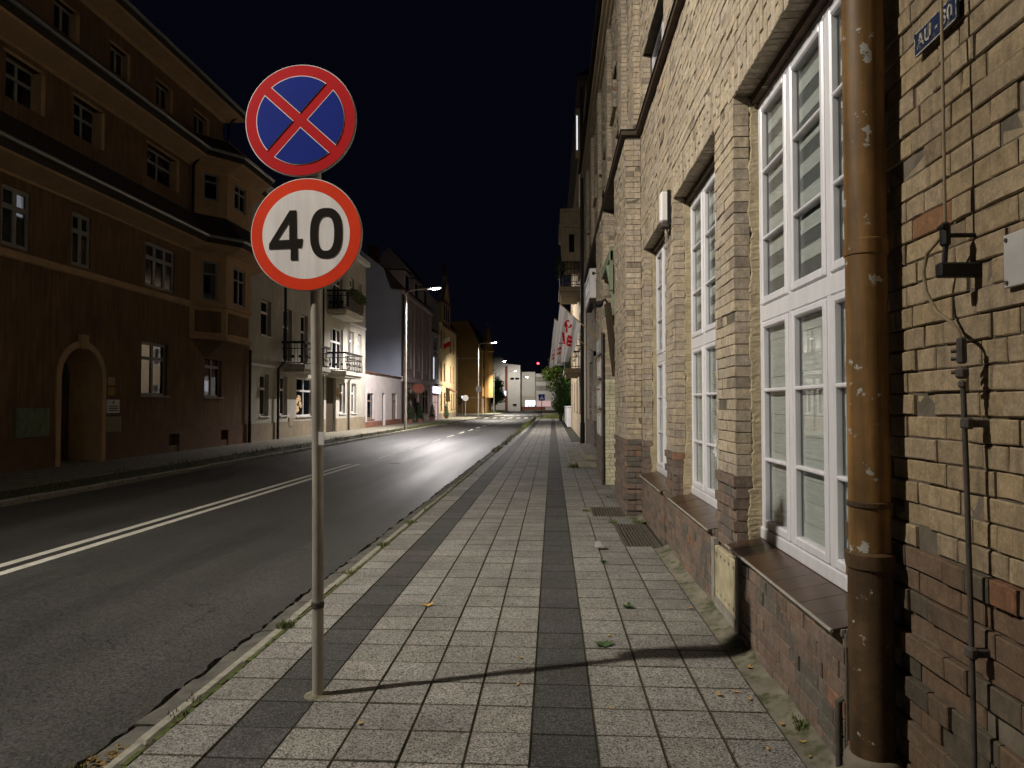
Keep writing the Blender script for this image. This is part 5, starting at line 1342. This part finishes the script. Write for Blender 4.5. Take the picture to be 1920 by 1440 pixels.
# ---- narrow slate blue house with lit shop
h5 = thing('slate_house', (XL, 75, 0), 'narrow slate blue house with brightly lit shop entrance', 'house')
O5 = [(73.2, 74.3, 4.2, 6.6), (75.2, 76.4, 4.2, 6.6), (73.6, 76.0, 7.2, 8.8), (73.0, 76.6, 0, 2.6)]
m = MB(); wall_grid(m, XL, 1, 72.44, 77.0, -.1, 9.2, O5, .3); m.build('wall', M['l5'], h5)
for i, (a, c, d, e) in enumerate(O5):
    small_window(h5, XL, 1, a, c, d, e, M['shop_brown'] if i == 3 else M['white'], M['lit_win'] if i == 0 else (M['lit_pink'] if i == 3 else M['gdark']), 2, .3 if i == 3 else 0, .1, sill=i < 3)
m = MB(); m.mesh([(XL + .6, 72.3, 9.0), (XL + .6, 77.0, 9.0), (XL - 4, 77.0, 12), (XL - 4, 72.3, 12), (XL, 72.3, 9.1)], [(0,1,2,3), (0,3,4)]); m.build('roof', M['roof'], h5)
m = MB()
for dy in (-.7, 0, .7): m.prism([(74.7 + dy + .3*math.cos(2*math.pi*k/8), 6.95 + .25*math.sin(2*math.pi*k/8)*(1.5 if dy == 0 else 1)) for k in range(8)], lambda a, b_, d: (d, a, b_), XL, XL + .05)
m.build('ornament', M['shop_brown'], h5)
ls = thing('lit_shop_sign', (XL + .2, 74.6, 2.8), 'glowing white shop sign over the slate house entrance', 'sign')
m = MB(); m.bbox((XL + .05, 72.8, 2.72), (XL + .25, 76.6, 3.5), .02); m.build('case', M['white'], ls)
m = MB(); m.box((XL + .251, 72.9, 2.78), (XL + .258, 76.5, 3.44)); m.build('face', M['lit_white'], ls)
m = MB(); m.box((XL + .06, 72.79, 2.78), (XL + .24, 72.799, 3.44)); m.build('side_face', M['lit_white'], ls)
m = MB(); m.mesh([(XL + .05, 72.6, 3.75), (XL + .7, 72.6, 3.6), (XL + .7, 76.8, 3.6), (XL + .05, 76.8, 3.75)], [(0,1,2,3)])
for k in range(5): m.tube([(XL + .3, 73.0 + .85*k, 3.7), (XL + .5, 73.0 + .85*k, 3.65)], .06, 6)
m.build('spot_bar', M['black'], ls)

# ---- yellow house
h6 = thing('yellow_house', (XL, 84, 0), 'yellow corner house with timbered gable, spire and tall dark roof', 'house')
O6 = [(y, y + 1.0, z, z + 2.0) for y in (78.1, 80.4, 85.4, 88.0) for z in (4.3, 7.9)] + [(78.2, 79.2, 1.0, 2.95), (80.6, 81.6, 1.0, 2.95), (82.6, 83.9, -.1, 2.9), (86.2, 87.2, 1.0, 2.9), (88.4, 89.4, 1.0, 2.9)]
m = MB(); wall_grid(m, XL, 1, 77.04, 90.8, -.1, 10.6, O6, .25); m.box((XL - 11, 77.04, -.1), (XL - .01, 77.08, 12.5)); m.box((XL - 11, 90.76, -.1), (XL - .01, 90.8, 10.6)); m.build('wall', M['l6'], h6)
for i, (a, c, d, e) in enumerate(O6):
    if d < 0: m = MB(); m.box((XL - .2, a, -.1), (XL - .16, c, e)); m.build('door', M['wood_d'], h6)
    else: small_window(h6, XL, 1, a, c, d, e, M['l6trim'], M['gdark'], 1, .35, .12, t_=.09, sm=M['l6trim'])
m = MB(); m.prism([(XL - .02, -.1), (XL - .02, 12.6), (XL - 5.6, 19), (XL - 6.3, 18.4), (XL - 11, 12), (XL - 11, -.1)], lambda a, b_, d: (a, d, b_), 77.0, 77.035); m.build('side_gable', M['l8'], h6)
m = MB(); m.mesh([(XL + .3, 77.0, 10.6), (XL + .3, 91.2, 10.6), (XL - 5.6, 91.2, 19.1), (XL - 5.6, 77.0, 19.1), (XL - 11, 77, 12), (XL - 11, 91.2, 12)], [(0,1,2,3), (3,2,5,4), (1,5,2)]); m.build('roof', M['roof_red'], h6)
m = MB(); m.prism([(77.1, 10.6), (82.8, 10.6), (82.8, 12.9), (80.5, 15.4), (79.95, 16.6), (79.4, 15.4), (77.1, 12.9)], lambda a, b_, d: (d, a, b_), XL - .05, XL + .35); fg = m.build('front_gable', M['l6'], h6)
m = MB()
for (a, b_) in (((77.1, 10.55), (82.8, 10.55)), ((77.1, 12.9), (82.8, 12.9)), ((77.1, 12.9), (79.4, 15.4)), ((82.8, 12.9), (80.5, 15.4))):
    dy, dz = b_[0]-a[0], b_[1]-a[1]; l_ = math.hypot(dy, dz); ny, nz = -dz/l_*.12, dy/l_*.12
    m.prism([(a[0]-ny, a[1]-nz), (b_[0]-ny, b_[1]-nz), (b_[0]+ny, b_[1]+nz), (a[0]+ny, a[1]+nz)], lambda p, q, d: (d, p, q), XL + .34, XL + .45)
for k in range(9): m.box((XL + .34, 77.3 + .62*k, 10.2), (XL + .55, 77.55 + .62*k, 10.5)); m.box((XL + .34, 77.3 + .62*k, 13.0), (XL + .5, 77.5 + .62*k, 13.25))
m.build('timbering', M['l6trim'], fg)
for y in (77.9, 79.5, 81.1):
    m = MB(); m.box((XL + .352, y, 11.0), (XL + .36, y + .95, 12.7)); m.build('pane', M['gdark'], fg)
m = MB(); m.prism([(79.75, 16.2), (80.15, 16.2), (79.95, 17.7)], lambda p, q, d: (d, p, q), XL - .1, XL + .3); m.build('spire', M['l6trim'], fg)
m = MB(); m.tube([(XL + .4, 82.8, 10.55), (XL + .4, 91.2, 10.55), (XL + .12, 90.9, 10), (XL + .12, 90.7, 0)], .06, 8); m.build('gutter', M['wood_d'], h6)
m = MB(); m.mesh([(XL, 82.0, 3.6), (XL + .9, 82.0, 3.1), (XL + .9, 85.0, 3.1), (XL, 85.0, 3.6), (XL, 82, 3.45), (XL + .9, 82, 3.0), (XL + .9, 85, 3.0), (XL, 85, 3.45)], [(0,1,2,3), (4,7,6,5), (0,4,5,1), (1,5,6,2), (2,6,7,3)]); m.build('porch_roof', M['roof_red'], h6)
m = MB(); m.box((XL, 77.04, -.1), (XL + .03, 82.55, .6)); m.box((XL, 83.95, -.1), (XL + .03, 90.8, .6)); m.build('plinth', M['l2plinth'], h6)
hf = thing('house_flag', (XL, 79.3, 8.4), 'small red and white flag on the yellow house front', 'flag'); m = MB(); m.tube([(XL, 79.6, 8.9), (XL + .9, 79.3, 9.3)], .025, 6); m.build('flagpole', M['wood_d'], hf)
m = MB()
for j in range(2):
    m.m = j; V = [];
    for i in range(9):
        u = i/8; V += [(XL + .15 + .75*u, 79.3 + .08*math.sin(6*u), 8.95 + .33*u - .55*j), (XL + .15 + .75*u, 79.3 + .08*math.sin(6*u + .5), 8.95 + .33*u - .55*(j+1))]
    m.mesh(V, [(2*i, 2*i+2, 2*i+3, 2*i+1) for i in range(8)])
m.build('cloth', [M['flag'], M['flag_red']], hf)

# ---- ochre gable house beyond the side street
h7 = thing('ochre_gable_house', (-13, 122, 0), 'ochre house whose large blank gable faces up the street', 'house')
m = MB(); m.prism([(-12.0, 0), (-12.0, 10.9), (-14.3, 15.9), (-17.2, 15.7), (-24, 13), (-24, 0)], lambda a, b_, d: (a, d, b_), 120, 120.05); m.build('gable_wall', M['l7'], h7)
m = MB(); O7 = [(122 + 4*i, 123.4 + 4*i, z, z + 2) for i in range(4) for z in (1, 4.5, 7.8)]; wall_grid(m, -12.0, 1, 120.05, 138, -.1, 10.9, O7, .2); m.build('wall', M['l7'], h7)
for o_ in O7: small_window(h7, -12.0, 1, *o_, M['l6trim'], M['gdark'], 1, 0, .1, sill=False)
m = MB(); m.mesh([(-11.6, 119.8, 10.8), (-11.6, 138, 10.8), (-14.3, 138, 16), (-14.3, 119.8, 16), (-24, 138, 13), (-24, 119.8, 13)], [(0,1,2,3), (3,2,5,4)]); m.build('roof', M['roof'], h7)
m = MB(); m.box((-17.5, 119.9, 9.3), (-11.9, 119.99, 9.6)); m.box((-20, 119.9, 2.6), (-11.8, 119.99, 2.9)); m.box((-11.98, 119.93, 0), (-11.85, 119.99, 10.9)); m.build('band', M['l6'], h7)
m = MB()
for k in range(4): m.box((-20, 119.92, .3 + .6*k), (-12.0, 119.99, .75 + .6*k))
m.build('rusticated_base', M['l7'], h7)
m = MB(); m.lathe((-11.4, 124, 0), [(1.0, 2.8), (1.0, 10.8), (1.15, 10.9), (.01, 16)], 10); m.build('turret', M['l7'], h7)
m = MB(); m.box((-11.99, 121.0, .2), (-11.9, 122.0, 2.6)); m.build('lit_door', M['lit_pink'], h7)
gw = thing('orange_shed', (-16, 110, 0), 'low orange lit wall and dark shed roof beside the ochre gable', 'shed')
m = MB(); m.box((-24, 112, 0), (-15.0, 112.2, 2.5)); m.build('wall', M['l7'], gw); m = MB(); m.mesh([(-24, 111.6, 5.0), (-14.4, 111.6, 2.5), (-14.4, 119, 2.5), (-24, 119, 5.0)], [(0,1,2,3)]); m.build('roof', M['roof'], gw)
sl_ = thing('square_lamp', (-13.2, 104, 0), 'small square white lamp sign at the side street corner', 'lamp'); m = MB(); m.box((-13.4, 104, 2.5), (-13.1, 104.3, 2.85)); m.build('lamp_box', M['lit_win'], sl_); m = MB(); m.tube([(-13.25, 104.15, 0), (-13.25, 104.15, 2.5)], .04, 6); m.build('pole', M['zinc'], sl_)

# ---- pale modern blocks and the end of the street
h8 = thing('pale_block', (-13, 152, 0), 'pale modern block with brown vertical strip beyond the dark tree', 'building')
m = MB(); m.prism([(-22, 0), (-22, 13.6), (-12.3, 13.0), (-12.2, 11.6), (-7.8, 11.1), (-7.8, 0)], lambda a, b_, d: (a, d, b_), 172, 180); m.build('wall', M['l8'], h8)
m = MB(); m.box((-11.5, 171.9, 0), (-10.9, 171.99, 10.9)); m.build('brown_strip', M['l6trim'], h8)
for (x, z) in ((-10.2, 7.6), (-9.0, 7.6), (-9.6, 1.2)): m = MB(); m.box((x, 171.9, z), (x + .9, 171.99, z + .5)); m.build('window', M['gdark'], h8)
m = MB(); m.box((-11.7, 171.8, 3.7), (-11.2, 171.89, 4.9)); m.build('lit_panel', M['lit_win'], h8)
h9 = thing('end_building', (-4, 196, 0), 'pale building closing the street with lit shop window', 'building')
m = MB(); m.box((-9, 205, 0), (-5.0, 206, 11)); m.box((-9, 204.9, 8.2), (-5.0, 204.99, 8.4)); m.box((-9, 204.9, 3.9), (-5.0, 204.99, 4.1)); m.box((-5.0, 205.6, 0), (3.0, 206.6, 10.5)); m.build('wall', M['l8'], h9)
m = MB(); m.box((-9, 204.86, 0), (-5.0, 204.89, 3.85)); m.build('brown_base', M['l8b'], h9)
m = MB(); m.box((-7.8, 204.7, .8), (-5.0, 204.8, 2.7)); sh = m.build('lit_shop_window', M['lit_shop'], h9)
for k in range(6): m = MB(); m.box((-7.5 + .45*k, 204.6, .9), (-7.25 + .45*k, 204.69, 1.2 + .9*rnd.random())); m.build('display', M['sblue'] if k % 2 else M['sblack'], sh)
for z in (5.6, 8.2):
    for k in range(14): m = MB(); m.box((-4.8 + .32*k, 205.4, z), (-4.7 + .32*k, 205.5, z + 1.4)); m.build('balcony_bar', M['wood_d'], h9)
m = MB(); m.box((-4.4, 205.3, 1.0), (-.5, 205.4, 2.6)); m.build('pink_lit_front', M['lit_pink'], h9)
m = MB(); m.box((-8.8, 199.5, 0), (-2.0, 200, 1.0)); m.build('brown_wall', M['l6trim'], label='low dark brown wall at the end of the street', cat='wall')
# red beacon
rb = thing('beacon_mast', (-6, 330, 0), 'distant mast carrying a red warning light', 'mast'); m = MB(); m.tube([(-6.7, 330, 0), (-6.7, 330, 20.4)], [.3, .12], 8); m.build('mast', M['black'], rb)
m = MB(); m.lathe((-6.7, 330, 20.7), [(.01, -.45), (.35, -.3), (.45, 0), (.35, .3), (.01, .45)], 12); m.build('red_light', M['red_lamp'], rb)

# ---- trees
def tree(name, x, y, h, rx, rz, n, leaf, label, tint, zc=None):
    t_ = thing(name, (x, y, 0), label, 'tree'); rr = random.Random(int(x*100 + y)); m = MB()
    m.tube([(x, y, 0), (x + .1, y, h*.35), (x - .1, y + .1, h*.7)], [.16, .12, .05], 8)
    br_ = []
    for k in range(9):
        a = k*2.4; z = h*(.3 + .05*k); e = (x + math.cos(a)*rx*.7, y + math.sin(a)*rx*.7, z + h*.22); m.tube([(x, y, z), ((x+e[0])/2, (y+e[1])/2, z + h*.15), e], [.06, .04, .02], 6); br_.append(e)
    m.build('trunk', M['bark'], t_)
    c = MB(); zc = zc or h*.62
    for k in range(26):
        a = rr.uniform(0, 6.28); q = math.sqrt(rr.random()); f = rr.uniform(-1, 1)
        p = (x + math.cos(a)*rx*q*.8, y + math.sin(a)*rx*q*.8, zc + f*rz*.8*math.sqrt(max(.1, 1 - q*q*.7)))
        s_ = rr.uniform(.25, .45); foliage(c, p, (rx*s_, rx*s_, rz*s_*.8), n // 26, leaf, tuple(k_*rr.uniform(.7, 1.3) for k_ in tint), rr, .2)
    c.build('crown', M['leaf'], t_); return t_
tree('autumn_tree', 1.7, 90, 8.2, 2.7, 3.0, 7000, .16, 'bushy green and brown tree at the right pavement end', (.62, .48, .3), 5.0)
tree('leafy_shrub', .75, 68, 4.6, .95, 2.0, 3200, .10, 'tall bright green shrub beside the right pavement end', (.55, .68, .4), 2.4)
tree('dark_tree', -11.4, 140, 8.5, 2.4, 4.0, 3000, .25, 'dark narrow tree beyond the ochre gable house', (.5, .6, .5), 4.4)
tree('dark_tree', -12.8, 146, 9.0, 2.0, 4.4, 2200, .25, 'dark tree tucked behind the narrow dark tree', (.4, .5, .4), 4.8)

# ---- small far signs
def round_sign(x, y, z, r_, label, pole=True, front='sgrey'):
    t_ = thing('round_sign', (x, y, 0), label, 'traffic sign'); m = MB(); m.prism([(r_*math.cos(2*math.pi*k/20), r_*math.sin(2*math.pi*k/20)) for k in range(20)], lambda a, b_, d: (x + a, d, z + b_), y - .03, y); m.build('disc', M[front], t_)
    m = MB()
    if pole: m.tube([(x, y + .05, 0), (x, y + .05, z + r_*.8)], .035, 8)
    else: m.box((x - .05, y, z - .1), (x + .05, y + .12, z + .1))
    m.build('pole', M['zinc'], t_)
round_sign(-8.55, 81.8, 3.35, .38, 'round sign back on the second street lamp pole', False)
round_sign(-10.4, 84.5, 2.35, .36, 'round sign back on its own post by the side street')
zs_ = thing('crossing_sign', (-1.15, 76, 0), 'small dark pedestrian crossing sign at the pavement end', 'traffic sign')
m = MB(); m.bbox((-1.5, 75.95, 2.0), (-.82, 76.0, 2.68), .02); m.build('board', M['sblue'], zs_)
m = MB(); m.prism([(-.22, -.2), (.22, -.2), (0, .22)], lambda a, b_, d: (-1.16 + a, d, 2.34 + b_), 75.93, 75.948); m.build('triangle', M['white'], zs_)
m = MB(); m.box((-1.19, 75.915, 2.18), (-1.12, 75.928, 2.45)); m.build('figure', M['sblack'], zs_)
m = MB(); m.tube([(-1.16, 76.04, 0), (-1.16, 76.04, 2.65)], .035, 8); m.build('pole', M['black'], zs_)

# ---- litter and leaves on the pavement
cp = thing('plastic_cup', (.515, 7.72, 0), 'crushed clear plastic cup lying on the pavement slabs', 'cup')
m = MB(); n = 20; V = []
ax = Vector((.25, -.95, .12)).normalized(); sd = ax.cross(Vector((0, 0, 1))).normalized(); up = sd.cross(ax); base = Vector((.50, 7.86, .045))
for (d, r_) in ((0, .044), (.004, .046), (.012, .043), (.06, .036), (.11, .029), (.112, .001)):
    V += [base + ax*d + (sd*math.cos(2*math.pi*k/n) + up*math.sin(2*math.pi*k/n))*r_*(1 + .06*math.sin(3*k + d*40)) for k in range(n)]
m.mesh(V, [(i*n+k, i*n+(k+1) % n, (i+1)*n+(k+1) % n, (i+1)*n+k) for i in range(5) for k in range(n)]); smooth_by(m.build('cup_body', M['clearplastic'], cp), 60)
def leaf_shape(x, y, s_, rot, lobes, z=.006, curl=.3):
    b = MB(); n = 24; V = [(x, y, z + .004)]
    for k in range(n):
        a = 2*math.pi*k/n; r_ = s_*(.62 + (.38*abs(math.cos(lobes*a/2)) if lobes else .1*math.cos(2*a)))
        px, py = math.cos(a)*r_, math.sin(a)*r_*.8; V.append((x + px*math.cos(rot) - py*math.sin(rot), y + px*math.sin(rot) + py*math.cos(rot), z + curl*(px*px + .5*py*py)/s_ + rnd.uniform(0, .12)*s_))
    b.mesh(V, [(0, k + 1, (k + 1) % n + 1) for k in range(n)]); return b
lv = [(-.62 + .42, 4.03), (1.0, 4.0), (1.12, 3.6), (.98, 3.35), (1.16, 3.42), (1.05, 3.9), (.9, 3.95), (1.14, 3.28), (.60, 5.4), (.82, 4.6), (.3, 3.75), (-.95, 3.5), (.38, 4.9), (1.06, 5.6), (1.15, 6.1), (-.2, 4.45), (.72, 3.78), (1.1, 3.12), (1.17, 4.35), (-.55, 6.2)]
for (x, y) in lv:
    s_ = rnd.uniform(.014, .026); leaf_shape(x, y, s_, rnd.uniform(0, 6), rnd.choice((0, 5)), .012 if x > 1.1 else .007, .5).build('fallen_leaf', M['leaf_y'], label='small yellow fallen leaf on the pavement', cat='leaf', group='small yellow leaves on the pavement')
leaf_shape(.33, 4.72, .07, .3, 7, .007, .25).build('fallen_leaf', M['leaf_g'], label='torn green leaf on the dark slab band', cat='leaf')
leaf_shape(.58, 5.58, .055, 1.3, 5, .008, .6).build('fallen_leaf', M['leaf_g'], label='dark curled leaf on the pale slabs beside the wall', cat='leaf')
leaf_shape(.5, 7.15, .045, 2.0, 5, .008, .8).build('fallen_leaf', M['leaf_g'], label='small dark leaf just in front of the plastic cup', cat='leaf')
leaf_shape(-.98, 5.55, .05, .6, 3, .007, .4).build('fallen_leaf', M['leaf_y'], label='brown twiggy leaf on the middle slabs', cat='leaf')
gl = MB()
for i in range(70):
    x = -2.02 + rnd.gauss(0, .05); y = 2.6 + rnd.random()*.7; b = leaf_shape(x, y, rnd.uniform(.012, .03), rnd.uniform(0, 6), 5, -.045 + rnd.random()*.02, .7); gl.mesh(b.v, b.f)
gl.build('gutter_litter', M['litter'], label='drift of dead leaves in the gutter by the kerb', cat='leaf litter', kind='stuff')
